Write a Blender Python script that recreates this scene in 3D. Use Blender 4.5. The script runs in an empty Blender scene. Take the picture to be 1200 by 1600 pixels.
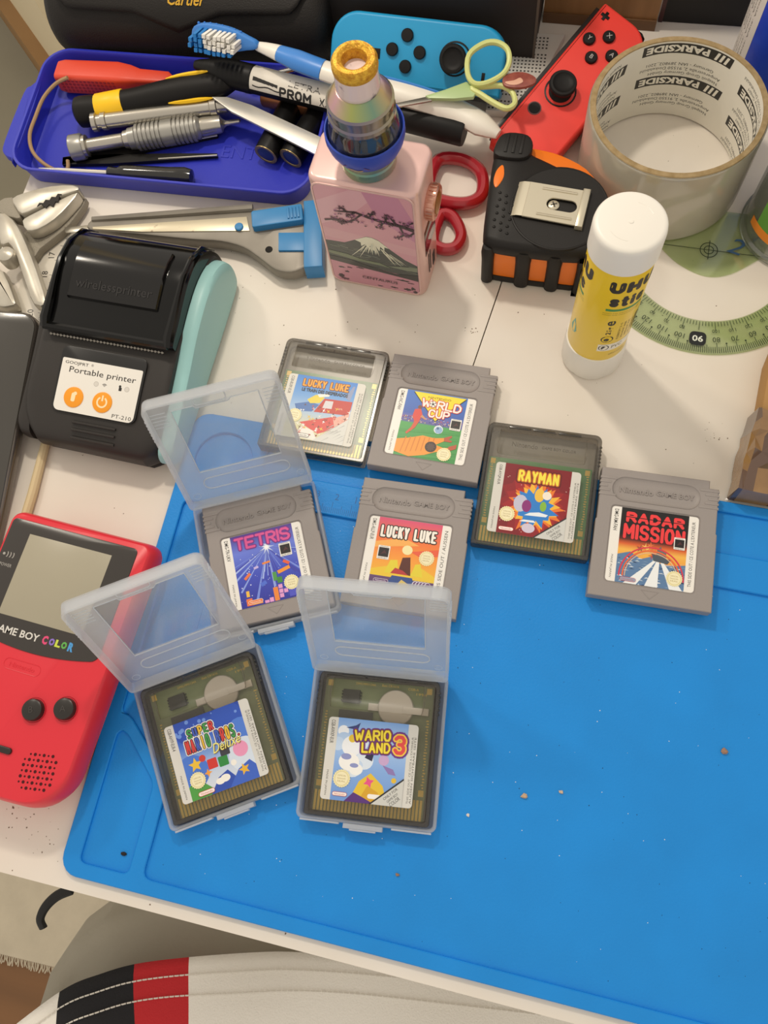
import bpy, bmesh, math, random
from mathutils import Vector, Matrix, geometry
random.seed(7)
PI = math.pi
K = 0.001                                   # everything below is modelled in millimetres
C = bpy.context.scene.collection
sc = bpy.context.scene

# ---------------------------------------------------------------- camera, light, exposure
cam_data = bpy.data.cameras.new('camera')
cam = bpy.data.objects.new('camera', cam_data); C.objects.link(cam)
cam_data.sensor_fit = 'VERTICAL'; cam_data.sensor_height = 36.0; cam_data.lens = 29.841
cam_data.clip_start = 0.01; cam_data.clip_end = 20
cam.matrix_world = Matrix(((0.97315, -0.17771, 0.14629, 0), (0.21258, 0.93761, -0.27513, 0),
                           (-0.08827, 0.29885, 0.95021, 0.412625), (0, 0, 0, 1)))
sc.camera = cam

w = bpy.data.worlds.new('room_light'); sc.world = w; w.use_nodes = True
w.node_tree.nodes['Background'].inputs[0].default_value = (1.0, 0.91, 0.79, 1)
w.node_tree.nodes['Background'].inputs[1].default_value = 0.66

def lamp(name, loc, power, radius, col):
    d = bpy.data.lights.new(name, 'POINT'); d.energy = power; d.shadow_soft_size = radius; d.color = col
    o = bpy.data.objects.new(name, d); C.objects.link(o); o.location = loc
    return o
lamp('desk_lamp_light', (-0.200, 0.430, 0.530), 4.1, 0.022, (1.0, 0.90, 0.76))
lamp('ceiling_lamp_light', (-0.72, 0.56, 0.72), 4.4, 0.05, (1.0, 0.90, 0.76))
vs = sc.view_settings
vs.view_transform = 'Standard'; vs.look = 'None'; vs.exposure = 0.24; vs.gamma = 1.0; vs.use_curve_mapping = False

# ---------------------------------------------------------------- colour and materials
def lin(c):
    return c / 12.92 if c <= 0.04045 else ((c + 0.055) / 1.055) ** 2.4
def hx(s):
    return tuple(lin(int(s[i:i + 2], 16) / 255) for i in (0, 2, 4))

MATS = {}
def mat(name, col, rough=0.5, metal=0.0, spec=0.5, bump=0.0, bscale=600.0, var=0.0, vscale=120.0, coat=0.0,
        vcol=None, detail=4.0, thresh=None, stretch=None):
    if name in MATS: return MATS[name]
    m = bpy.data.materials.new(name); m.use_nodes = True
    nt = m.node_tree; b = nt.nodes['Principled BSDF']
    c = hx(col) if isinstance(col, str) else col
    b.inputs['Base Color'].default_value = (*c, 1)
    b.inputs['Roughness'].default_value = rough; b.inputs['Metallic'].default_value = metal
    b.inputs['Specular IOR Level'].default_value = spec
    b.inputs['Coat Weight'].default_value = coat; b.inputs['Coat Roughness'].default_value = 0.08
    tc = nt.nodes.new('ShaderNodeTexCoord'); src = tc.outputs['Object']
    if stretch:
        mp = nt.nodes.new('ShaderNodeMapping'); mp.inputs['Scale'].default_value = stretch
        nt.links.new(src, mp.inputs[0]); src = mp.outputs[0]
    if var or vcol:
        n = nt.nodes.new('ShaderNodeTexNoise'); n.inputs['Scale'].default_value = vscale; n.inputs['Detail'].default_value = detail
        nt.links.new(src, n.inputs['Vector'])
        r = nt.nodes.new('ShaderNodeValToRGB'); nt.links.new(n.outputs['Fac'], r.inputs[0])
        lo, hi = thresh or (0.3, 0.7)
        r.color_ramp.elements[0].position = lo; r.color_ramp.elements[1].position = hi
        c2 = hx(vcol) if vcol else tuple(min(1, x * (1 + var)) for x in c)
        c1 = c if vcol else tuple(x * (1 - var) for x in c)
        r.color_ramp.elements[0].color = (*c1, 1); r.color_ramp.elements[1].color = (*c2, 1)
        nt.links.new(r.outputs[0], b.inputs['Base Color'])
    if bump:
        n2 = nt.nodes.new('ShaderNodeTexNoise'); n2.inputs['Scale'].default_value = bscale; n2.inputs['Detail'].default_value = 3
        nt.links.new(src, n2.inputs['Vector'])
        bp = nt.nodes.new('ShaderNodeBump'); bp.inputs['Strength'].default_value = bump; bp.inputs['Distance'].default_value = 0.0005
        nt.links.new(n2.outputs['Fac'], bp.inputs['Height']); nt.links.new(bp.outputs[0], b.inputs['Normal'])
    MATS[name] = m
    return m

def clear(name, tint, frost=0.3, fcol='ffffff', rough=0.2, gloss=0.12, translucent=0.5):
    """thin clear or frosted plastic: light passes straight, part of it is scattered, the rest mirrors"""
    if name in MATS: return MATS[name]
    m = bpy.data.materials.new(name); m.use_nodes = True
    nt = m.node_tree; nt.nodes.clear(); N = nt.nodes.new; L = nt.links.new
    out = N('ShaderNodeOutputMaterial'); tr = N('ShaderNodeBsdfTransparent'); tr.inputs[0].default_value = (*hx(tint), 1)
    df = N('ShaderNodeBsdfDiffuse'); df.inputs[0].default_value = (*hx(fcol), 1)
    tl = N('ShaderNodeBsdfTranslucent'); tl.inputs[0].default_value = (*hx(fcol), 1)
    ms = N('ShaderNodeMixShader'); ms.inputs[0].default_value = translucent; L(df.outputs[0], ms.inputs[1]); L(tl.outputs[0], ms.inputs[2])
    m1 = N('ShaderNodeMixShader'); m1.inputs[0].default_value = frost; L(tr.outputs[0], m1.inputs[1]); L(ms.outputs[0], m1.inputs[2])
    gl = N('ShaderNodeBsdfGlossy'); gl.inputs['Roughness'].default_value = rough
    lw = N('ShaderNodeLayerWeight'); lw.inputs[0].default_value = 0.35
    mu = N('ShaderNodeMath'); mu.operation = 'MULTIPLY_ADD'; mu.inputs[1].default_value = gloss * 2; mu.inputs[2].default_value = gloss * 0.35
    L(lw.outputs['Fresnel'], mu.inputs[0])
    m2 = N('ShaderNodeMixShader'); L(mu.outputs[0], m2.inputs[0]); L(m1.outputs[0], m2.inputs[1]); L(gl.outputs[0], m2.inputs[2])
    L(m2.outputs[0], out.inputs[0]); MATS[name] = m
    return m

def print_mat(name='print', rough=0.4, metal=0.0, coat=0.0):
    if name in MATS: return MATS[name]
    m = bpy.data.materials.new(name); m.use_nodes = True
    nt = m.node_tree; b = nt.nodes['Principled BSDF']
    a = nt.nodes.new('ShaderNodeVertexColor'); a.layer_name = 'Col'
    nt.links.new(a.outputs[0], b.inputs['Base Color'])
    b.inputs['Roughness'].default_value = rough; b.inputs['Metallic'].default_value = metal
    b.inputs['Coat Weight'].default_value = coat; b.inputs['Coat Roughness'].default_value = 0.1
    MATS[name] = m
    return m

# ---------------------------------------------------------------- outlines
def rrect(w, h, r, n=5, cx=0.0, cy=0.0):
    rs = r if isinstance(r, (list, tuple)) else (r,) * 4          # BL, BR, TR, TL
    out = []
    for (sx, sy, a0, q) in ((-1, -1, PI, rs[0]), (1, -1, 1.5 * PI, rs[1]), (1, 1, 0, rs[2]), (-1, 1, 0.5 * PI, rs[3])):
        x, y = cx + sx * (w / 2 - q), cy + sy * (h / 2 - q)
        if q <= 0.01: out.append((x, y)); continue
        for i in range(n + 1):
            a = a0 + 0.5 * PI * i / n
            pt = (x + q * math.cos(a), y + q * math.sin(a))
            if not out or math.dist(out[-1], pt) > 1e-4: out.append(pt)
    if math.dist(out[0], out[-1]) < 1e-4: out.pop()
    return out
def circ(r, n=24, cx=0.0, cy=0.0, a0=0.0, ry=None):
    return [(cx + r * math.cos(a0 + 2 * PI * i / n), cy + (ry or r) * math.sin(a0 + 2 * PI * i / n)) for i in range(n)]
def densify(p, d):
    o = []
    for i in range(len(p)):
        a, b = p[i], p[(i + 1) % len(p)]; k = max(1, int(math.dist(a, b) / d)); o += [(a[0] + (b[0] - a[0]) * j / k, a[1] + (b[1] - a[1]) * j / k) for j in range(k)]
    return o
def star(n, r0, r1, cx=0, cy=0, a0=0.0, jit=0.0, rnd=None):
    o = []
    for i in range(2 * n):
        r = (r0 if i % 2 else r1) * (1 + (rnd.uniform(-jit, jit) if rnd else 0))
        a = a0 + PI * i / n
        o.append((cx + r * math.cos(a), cy + r * math.sin(a)))
    return o
def area(p):
    return 0.5 * sum(p[i - 1][0] * p[i][1] - p[i][0] * p[i - 1][1] for i in range(len(p)))
def ccw(p):
    return list(p) if area(p) > 0 else list(p)[::-1]
def inset(p, d):
    n = len(p); o = []
    for i in range(n):
        a, b, c = Vector(p[i - 1]), Vector(p[i]), Vector(p[(i + 1) % n])
        e1 = (b - a); e2 = (c - b)
        if e1.length < 1e-7: e1 = e2
        if e2.length < 1e-7: e2 = e1
        n1 = Vector((-e1.y, e1.x)).normalized(); n2 = Vector((-e2.y, e2.x)).normalized()
        m = n1 + n2
        if m.length < 1e-4: m = n1
        m.normalize(); k = max(0.35, m.dot(n1))
        o.append(tuple(b + m * (d / k)))
    return o
def smooth(pts, n=4, closed=True):
    """Catmull-Rom through points of any dimension"""
    P = [Vector(p) for p in pts]; m = len(P); out = []
    rng = range(m) if closed else range(m - 1)
    for i in rng:
        if closed: a, b, c, d = P[i - 1], P[i], P[(i + 1) % m], P[(i + 2) % m]
        else: a, b, c, d = P[max(i - 1, 0)], P[i], P[i + 1], P[min(i + 2, m - 1)]
        for k in range(n):
            t = k / n
            out.append(tuple(0.5 * ((2 * b) + (c - a) * t + (2 * a - 5 * b + 4 * c - d) * t * t + (3 * b - a - 3 * c + d) * t ** 3)))
    if not closed: out.append(tuple(P[-1]))
    return out

# ---------------------------------------------------------------- text
TXT = {}
def text_mesh(s, bold=0.0, shear=0.0):
    key = (s, bold, shear)
    if key in TXT: return TXT[key]
    cu = bpy.data.curves.new('t', 'FONT'); cu.body = s; cu.resolution_u = 2; cu.offset = bold; cu.shear = shear; cu.fill_mode = 'FRONT'
    o = bpy.data.objects.new('t', cu)
    me = o.to_mesh()
    v = [(q.co.x, q.co.y) for q in me.vertices]; f = [tuple(p.vertices) for p in me.polygons]
    o.to_mesh_clear(); bpy.data.objects.remove(o); bpy.data.curves.remove(cu)
    if not v: v = [(0, 0), (1, 0), (1, 1)]; f = []
    x0 = min(a for a, _ in v); x1 = max(a for a, _ in v); y0 = min(b for _, b in v); y1 = max(b for _, b in v)
    cx, cy = (x0 + x1) / 2, (y0 + y1) / 2
    TXT[key] = ([(a - cx, b - cy) for a, b in v], f, x1 - x0, y1 - y0)
    return TXT[key]

# ---------------------------------------------------------------- mesh collector (millimetres)
class MB:
    def __init__(s):
        s.v = []; s.f = []; s.m = []; s.c = []; s.M = Matrix(); s.mi = 0; s.col = None; s.zi = 0.0
    def at(s, x=0, y=0, z=0, rx=0, ry=0, rz=0):
        s.M = Matrix.Translation((x, y, z)) @ Matrix.Rotation(math.radians(rz), 4, 'Z') @ Matrix.Rotation(math.radians(ry), 4, 'Y') @ Matrix.Rotation(math.radians(rx), 4, 'X')
        return s
    def add(s, verts, faces, col=None, mi=None):
        o = len(s.v)
        s.v += [tuple(s.M @ Vector(p)) for p in verts]
        for f in faces:
            if len(set(f)) < 3: continue
            s.f.append(tuple(o + i for i in f)); s.m.append(s.mi if mi is None else mi)
            c = col if col is not None else s.col
            s.c.append([c[i] for i in f] if isinstance(c, list) else c)
        return s
    def loft(s, loops, cap0=True, cap1=True, closed=True, mi=None, wrap=False):
        n = len(loops[0]); vs_ = [p for l in loops for p in l]; fs = []
        k = len(loops)
        for j in range(k if wrap else k - 1):
            j2 = (j + 1) % k
            for i in range(n if closed else n - 1):
                i2 = (i + 1) % n
                fs.append((j * n + i, j * n + i2, j2 * n + i2, j2 * n + i))
        if cap0 and not wrap: fs.append(tuple(reversed(range(n))))
        if cap1 and not wrap: fs.append(tuple((k - 1) * n + i for i in range(n)))
        return s.add(vs_, fs, mi=mi)
    def prism(s, poly, rings, cap0=True, cap1=True, mi=None):
        poly = ccw(poly)
        return s.loft([[(x, y, z) for x, y in (inset(poly, d) if abs(d) > 1e-6 else poly)] for d, z in rings], cap0, cap1, mi=mi)
    def slab(s, poly, z0, z1, b=0.4, b0=None, mi=None):
        b0 = b if b0 is None else b0
        r = ([(b0, z0), (b0 * 0.3, z0 + b0 * 0.3), (0, z0 + b0)] if b0 else [(0, z0)]) + ([(0, z1 - b), (b * 0.3, z1 - b * 0.3), (b, z1)] if b else [(0, z1)])
        return s.prism(poly, r, mi=mi)
    def box(s, x0, y0, z0, x1, y1, z1, b=0.0, mi=None):
        if b: return s.slab([(x0, y0), (x1, y0), (x1, y1), (x0, y1)], z0, z1, b, mi=mi)
        return s.prism([(x0, y0), (x1, y0), (x1, y1), (x0, y1)], [(0, z0), (0, z1)], mi=mi)
    def plate(s, outer, holes, z0, z1, b=0.0, mi=None):
        outer = ccw(outer); holes = [ccw(h)[::-1] for h in holes]
        loops = [outer] + holes
        for lp in loops:
            rg = [(0, z0), (0, z1 - b)] + ([(b, z1)] if b else [])
            s.loft([[(x, y, z) for x, y in (inset(lp, d) if d else lp)] for d, z in rg], False, False, mi=mi)
        for z, up in ((z1, True), (z0, False)):
            ls = [[Vector((x, y, 0)) for x, y in (inset(lp, b) if (b and up) else lp)] for lp in loops]
            tri = geometry.tessellate_polygon(ls)
            flat = [(p.x, p.y, z) for l in ls for p in l]
            fs = []
            for t in tri:
                a, b_, c = (flat[i] for i in t)
                A = (b_[0] - a[0]) * (c[1] - a[1]) - (b_[1] - a[1]) * (c[0] - a[0])
                t = tuple(t) if (A > 0) == up else tuple(reversed(t))
                fs.append(t)
            s.add(flat, fs, mi=mi)
        return s
    def lathe(s, prof, seg=32, mi=None, a0=0.0, a1=2 * PI, cap=True):
        full = abs(a1 - a0 - 2 * PI) < 1e-6
        n = seg if full else seg + 1
        loops = [[(r * math.cos(a0 + (a1 - a0) * i / seg), r * math.sin(a0 + (a1 - a0) * i / seg), z) for i in range(n)] for r, z in prof]
        return s.loft(loops, cap and full and prof[0][0] > 1e-6, cap and full and prof[-1][0] > 1e-6, closed=full, mi=mi)
    def tube(s, pts, r, seg=8, closed=False, mi=None, sq=None, caps=True):
        P = [Vector(p) for p in pts]; n = len(P); loops = []
        up = Vector((0, 0, 1)); prev = None
        for i in range(n):
            t = (P[(i + 1) % n] - P[i - 1]) if closed else (P[min(i + 1, n - 1)] - P[max(i - 1, 0)])
            t.normalize()
            if prev is None:
                a = t.cross(up)
                if a.length < 1e-3: a = t.cross(Vector((0, 1, 0)))
            else: a = prev - t * prev.dot(t)
            a.normalize(); prev = a; b = a.cross(t)
            rr = r[i] if isinstance(r, (list, tuple)) else r
            ra, rb = (rr, rr * sq) if sq else (rr, rr)
            loops.append([tuple(P[i] + a * (ra * math.cos(2 * PI * k / seg)) + b * (rb * math.sin(2 * PI * k / seg))) for k in range(seg)])
        return s.loft([l[::-1] for l in loops], caps, caps, wrap=closed, mi=mi)
    def rod(s, prof, p0, p1, seg=20, mi=None):
        """a lathe of (radius, distance) laid from p0 towards p1; distances in mm"""
        p0 = Vector(p0); d = (Vector(p1) - p0).normalized()
        old = s.M; s.M = old @ Matrix.Translation(p0) @ d.to_track_quat('Z', 'Y').to_matrix().to_4x4()
        s.lathe(prof, seg, mi); s.M = old
        return s
    def ball(s, r, c=(0, 0, 0), n=12, sz=1.0, mi=None):
        old = s.M; s.M = old @ Matrix.Translation(c)
        s.lathe([(max(1e-7, r * math.sin(PI * i / (n // 2))) if 0 < i < n // 2 else 1e-7, -r * sz * math.cos(PI * i / (n // 2))) for i in range(n // 2 + 1)], n, mi, cap=False)
        s.M = old
        return s
    def text(s, t, cx, cy, w=None, h=None, z0=0.0, z1=0.2, rot=0.0, bold=0.0, shear=0.0, mi=None, col=None, flat=False, fn=None):
        v, f, tw, th = text_mesh(t, bold, shear)
        if w is None: sx = sy = h / th
        elif h is None: sx = sy = w / tw
        else: sx, sy = w / tw, h / th
        ca, sa = math.cos(math.radians(rot)), math.sin(math.radians(rot))
        p = [(cx + ca * a * sx - sa * b * sy, cy + sa * a * sx + ca * b * sy) for a, b in v]
        if fn: return s.add([fn(x, y) for x, y in p], f, col=col, mi=mi)
        if flat: return s.add([(x, y, z1) for x, y in p], f, col=col, mi=mi)
        n = len(p); ed = {}
        for q in f:
            for i in range(len(q)):
                e = (q[i - 1], q[i]); ed[e] = ed.get(e, 0) + 1
        fs = [q for q in f] + [(b, a, a + n, b + n) for a, b in ed if (b, a) not in ed]
        return s.add([(x, y, z1) for x, y in p] + [(x, y, z0) for x, y in p], fs, col=col, mi=mi)
    # ---- flat print
    def poly(s, pts, col, z, clip=None):
        if clip:
            x0, y0, x1, y1 = clip
            for ax, lim, sg in ((0, x0, 1), (0, x1, -1), (1, y0, 1), (1, y1, -1)):
                o = []
                for i in range(len(pts)):
                    a, b = pts[i - 1], pts[i]
                    ia, ib = (a[ax] - lim) * sg >= 0, (b[ax] - lim) * sg >= 0
                    if ia != ib:
                        t = (lim - a[ax]) / (b[ax] - a[ax]); o.append((a[0] + (b[0] - a[0]) * t, a[1] + (b[1] - a[1]) * t))
                    if ib: o.append(b)
                pts = o
                if len(pts) < 3: return s
        c = hx(col) if isinstance(col, str) else col; s.zi += 0.0004; z += s.zi
        return s.add([(x, y, z) for x, y in ccw(pts)], [tuple(range(len(pts)))], col=c)
    def ptext(s, t, cx, cy, col, z, w=None, h=None, rot=0, bold=0.0, shear=0.0, fn=None):
        c = hx(col) if isinstance(col, str) else col; s.zi += 0.0004; z += s.zi
        return s.text(t, cx, cy, w, h, z1=z, rot=rot, bold=bold, shear=shear, col=c, flat=True, fn=fn)
    def grad(s, x0, y0, x1, y1, stops, z, n=12):
        """vertical gradient, stops [(t from the bottom, hex)]"""
        def cc(t):
            for (a, ca), (b, cb) in zip(stops, stops[1:]):
                if t <= b + 1e-9:
                    u = (t - a) / max(1e-6, b - a); A, B = hx(ca), hx(cb)
                    return tuple(p + (q - p) * u for p, q in zip(A, B))
            return hx(stops[-1][1])
        v = []; col = []; fs = []
        for i in range(n + 1):
            t = i / n; v += [(x0, y0 + (y1 - y0) * t, z), (x1, y0 + (y1 - y0) * t, z)]; col += [cc(t)] * 2
            if i < n: fs.append((2 * i, 2 * i + 1, 2 * i + 3, 2 * i + 2))
        return s.add(v, fs, col=col)
    def mesh(s, name, mats, sharp=35.0):
        me = bpy.data.meshes.new(name)
        me.from_pydata([(x * K, y * K, z * K) for x, y, z in s.v], [], s.f)
        for m in (mats if isinstance(mats, (list, tuple)) else [mats]): me.materials.append(m)
        me.polygons.foreach_set('material_index', s.m)
        if any(c is not None for c in s.c):
            at = me.color_attributes.new('Col', 'FLOAT_COLOR', 'CORNER'); dat = []
            for f, c in zip(s.f, s.c):
                if c is None: c = (0.8, 0.8, 0.8)
                dat += [x for q in (c if isinstance(c, list) else [c] * len(f)) for x in (*q, 1.0)]
            at.data.foreach_set('color', dat)
        me.polygons.foreach_set('use_smooth', [True] * len(s.f))
        me.update()
        me.set_sharp_from_angle(angle=math.radians(sharp))
        return me

def link(name, me, parent=None):
    o = bpy.data.objects.new(name, me); C.objects.link(o)
    if parent: o.parent = parent
    return o
def obj(name, mb, mats, parent=None, label=None, sharp=35.0):
    o = link(name, mb.mesh(name, mats, sharp), parent)
    if label: o['label'] = label
    return o
def tag(o, label, cat, group=None, kind=None):
    o['label'] = label; o['category'] = cat
    if group: o['group'] = group
    if kind: o['kind'] = kind
    return o
def thing(name, label, cat, loc=(0, 0, 0), rz=0.0, group=None, rx=0.0, ry=0.0):
    o = bpy.data.objects.new(name, None); C.objects.link(o); o.empty_display_size = 0.01
    o.location = [c * K for c in loc]; o.rotation_euler = (math.radians(rx), math.radians(ry), math.radians(rz))
    return tag(o, label, cat, group)
def struct(o):
    o['kind'] = 'structure'
    return o
MATZ = 1.0      # floor of the blue mat above the table
# ---------------------------------------------------------------- desk
def build_desk():
    white = mat('desk_paint', 'e9e2d8', 0.42, bump=0.12, bscale=90, vcol='e2d9cc', vscale=14, spec=0.4)
    t = thing('desk', 'white painted wooden desk of two boards under everything', 'desk', (0, 0, 0))
    # the joint stands open towards the back and closes under the mat
    for poly in ([(-323, -87), (-40, -87), (-40, 150), (-36.5, 190), (-28.5, 259), (-4, 520), (-323, 520)], [(-40, -87), (420, -87), (420, 520), (-3.1, 520), (-27.8, 259), (-35.9, 190), (-40, 150)]):
        m = MB(); m.prism(poly, [(0, -22), (0, 0)]); obj('board', m, white, t)
    for i in range(4):
        l = MB(); x = (-300, 395)[i % 2]; y = (-40, 480)[i // 2]
        l.box(x - 20, y - 20, -725, x + 20, y + 20, -22, 1); obj('leg', l, white, t)
    # paint specks and scuffs scattered over the boards
    d = MB(); rnd = random.Random(3); spec_m = mat('desk_speck', '6f5a45', 0.7)
    cl = [(-192, -70, 6), (-204, -62, 8), (92, 190, 5), (-36, 228, 4), (-150, 215, 30)]
    for i in range(330):
        x, y = rnd.uniform(-320, 130), rnd.uniform(-86, 420)
        if i > 260: cx, cy, sg = cl[i % 5]; x, y = rnd.gauss(cx, sg), rnd.gauss(cy, sg * .6)
        elif True: pass
        if i <= 260 and rnd.random() < 0.5: x, y = rnd.gauss(-120, 60), rnd.uniform(-86, 300)
        if abs(x + 32) < 3: continue
        r = rnd.uniform(0.12, 0.45) * (1.8 if rnd.random() < 0.06 else 1)
        d.add([(x + a, y + b, 0.03) for a, b in star(4, r * 0.7, r, 0, 0, rnd.uniform(0, 6), 0.4, rnd)], [tuple(range(8))])
    o = obj('specks', d, spec_m, t); o['kind'] = 'stuff'
build_desk()

# ---------------------------------------------------------------- blue repair mat
def build_mat():
    blue = mat('silicone_blue', '148be0', 0.46, bump=0.25, bscale=900, var=0.05, vscale=25, spec=0.35)
    t = thing('repair_mat', 'large blue silicone repair mat with moulded compartments lying on the desk', 'mat', (0, 0, 0))
    out = rrect(352, 236, 9, 5, 1, 37.5)
    m = MB(); m.slab(out, 0, MATZ, 0, 0.2); obj('base', m, blue, t)
    def rh(pts, r=3.5):
        o = []; n = len(pts)
        for i in range(n):
            a, b, c = Vector(pts[i - 1]), Vector(pts[i]), Vector(pts[(i + 1) % n])
            p = b + (a - b).normalized() * r; q = b + (c - b).normalized() * r
            o += [tuple((1 - u) ** 2 * p + 2 * u * (1 - u) * b + u * u * q) for u in (0, 0.25, 0.5, 0.75, 1)]
        return o
    holes = [rh([(-166.5, -74), (-142, -74), (-142, -33), (-162, -13), (-166.5, -13)]),
             rh([(-167.5, -5), (-163, -5), (-142, -24), (-142, 106), (-167.5, 106)]),
             rh([(-135, -74), (170, -74), (170, 112), (-135, 112)], 4.5),
             rh([(-131, 129), (170, 129), (170, 150), (-131, 150)], 3),
             circ(15.5, 32, -153, 131)]
    m = MB(); m.plate(out, holes, MATZ, 2.8, 0.45); obj('rim', m, blue, t)
    for nm, c, sd in (('pale_dust', 'e8eef2', 1), ('dark_dust', '15375a', 2)):
        d = MB(); rnd = random.Random(sd)
        for i in range(90):
            x, y = rnd.uniform(-133, 168), rnd.uniform(-72, 110); r = rnd.uniform(.12, .3) * (1.5 if rnd.random() < .1 else 1)
            d.add([(x + a, y + b, MATZ + .03 + .0005 * i) for a, b in star(4, r * .6, r, 0, 0, rnd.uniform(0, 3), .3, rnd)], [tuple(range(8))])
        o = obj(nm, d, mat('dust_' + nm, c, .8), t); o['kind'] = 'stuff'
    tick = mat('silicone_blue_dark', '1763a8', 0.5)
    m = MB()
    for i in range(0, 62):
        x = -70 - i; l = 6 if i % 10 == 0 else 4.5 if i % 5 == 0 else 3
        m.box(x - 0.12, 113, 2.8, x + 0.12, 113 + l, 2.83)
    for i in range(1, 7): m.text(str(i), -70 - 10 * i + 1.5, 122, h=3.4, z0=2.8, z1=2.83)
    o = obj('ruler_marks', m, tick, t, 'moulded ruler scale with numbers')
build_mat()

def build_crumbs():
    spots = [(788, 1258, 4, 'pale crumb on the blue mat, larger of the two left ones', 'c9a98a'),
             (849, 1247, 3, 'pale crumb on the blue mat, smaller of the two left ones', 'd8bfa6'),
             (1132, 1177, 5, 'brown crumb on the blue mat nearest the right edge', 'a5806a'),
             (195, 1340, 3.5, 'black crumb in the left compartment of the blue mat', '2a2420'),
             (709, 1277, 2.4, 'whitish crumb on the blue mat beside the frosted case of the wario cartridge', 'e6ddd2'),
             (604, 1378, 2.6, 'brown crumb on the blue mat below the open cases', '9a7a62')]
    rnd = random.Random(5)
    for (px, py, r, lab, col), (x, y) in zip(spots, [(28.5, -1.5), (44.5, 4), (113, 37), (-147, -66), (5.2, -15), (-21, -46.5)]):
        m = MB(); r *= 0.42
        n = 7
        lo = [(r * rnd.uniform(0.6, 1.1) * math.cos(2 * PI * i / n), 0.8 * r * rnd.uniform(0.6, 1.1) * math.sin(2 * PI * i / n)) for i in range(n)]
        m.loft([[(a, b, 0) for a, b in lo], [(a * 1.05, b * 1.05, r * 0.35) for a, b in lo], [(a * 0.5 + 0.2, b * 0.5, r * rnd.uniform(0.7, 0.9)) for a, b in lo]])
        o = obj('crumb', m, mat('crumb_' + col, col, 0.9)); o.location = (x * K, y * K, MATZ * K)
        tag(o, lab.replace('of the wario cartridge', 'with an upright lid'), 'crumb', 'crumbs on the mat')
build_crumbs()
# ---------------------------------------------------------------- bold lettering drawn from strokes
GL = {'A': [[(0, 0), (.5, 1), (1, 0)], [(.2, .34), (.8, .34)]], 'B': [[(0, 0), (0, 1), (.68, 1), (.92, .86), (.92, .64), (.68, .52), (0, .52)], [(.68, .52), (1, .38), (1, .14), (.74, 0), (0, 0)]],
      'C': [[(1, .8), (.78, 1), (.24, 1), (0, .76), (0, .24), (.24, 0), (.78, 0), (1, .2)]], 'D': [[(0, 0), (0, 1), (.6, 1), (1, .7), (1, .3), (.6, 0), (0, 0)]], 'E': [[(1, 1), (0, 1), (0, 0), (1, 0)], [(0, .5), (.8, .5)]],
      'H': [[(0, 0), (0, 1)], [(1, 0), (1, 1)], [(0, .5), (1, .5)]], 'I': [[(0, 0), (0, 1)]], 'K': [[(0, 0), (0, 1)], [(1, 1), (0, .42)], [(.35, .6), (1, 0)]], 'L': [[(0, 1), (0, 0), (1, 0)]],
      'M': [[(0, 0), (0, 1), (.5, .35), (1, 1), (1, 0)]], 'N': [[(0, 0), (0, 1), (1, 0), (1, 1)]], 'O': [[(.25, 0), (0, .28), (0, .72), (.25, 1), (.75, 1), (1, .72), (1, .28), (.75, 0), (.25, 0)]],
      'P': [[(0, 0), (0, 1), (.72, 1), (1, .84), (1, .6), (.72, .44), (0, .44)]], 'R': [[(0, 0), (0, 1), (.72, 1), (1, .84), (1, .62), (.72, .48), (0, .48)], [(.5, .48), (1, 0)]],
      'S': [[(1, .84), (.78, 1), (.22, 1), (0, .84), (0, .66), (.22, .53), (.78, .47), (1, .34), (1, .16), (.78, 0), (.22, 0), (0, .16)]], 'T': [[(0, 1), (1, 1)], [(.5, 1), (.5, 0)]],
      'U': [[(0, 1), (0, .26), (.25, 0), (.75, 0), (1, .26), (1, 1)]], 'W': [[(0, 1), (.25, 0), (.5, .66), (.75, 0), (1, 1)]], 'Y': [[(0, 1), (.5, .48), (1, 1)], [(.5, .48), (.5, 0)]], '3': [[(0, .86), (.25, 1), (.75, 1), (1, .82), (1, .66), (.72, .53), (.4, .53)], [(.72, .53), (1, .36), (1, .18), (.75, 0), (.25, 0), (0, .16)]],
      '.': [[(0, 0), (0, .04)]], ' ': [], 's': [[(1, .56), (.76, .7), (.24, .7), (0, .56), (.2, .4), (.8, .3), (1, .15), (.76, 0), (.24, 0), (0, .14)]], 't': [[(.4, 1), (.4, .14), (.6, 0), (1, 0)], [(0, .68), (1, .68)]], 'i': [[(0, 0), (0, .62)], [(0, .92), (0, .98)]], 'c': [[(1, .54), (.74, .7), (.26, .7), (0, .5), (0, .2), (.26, 0), (.74, 0), (1, .16)]]}
GW = {'I': 0, 'i': 0, '.': 0, 'M': 1.25, 'W': 1.35, ' ': .5, 't': .7}
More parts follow.
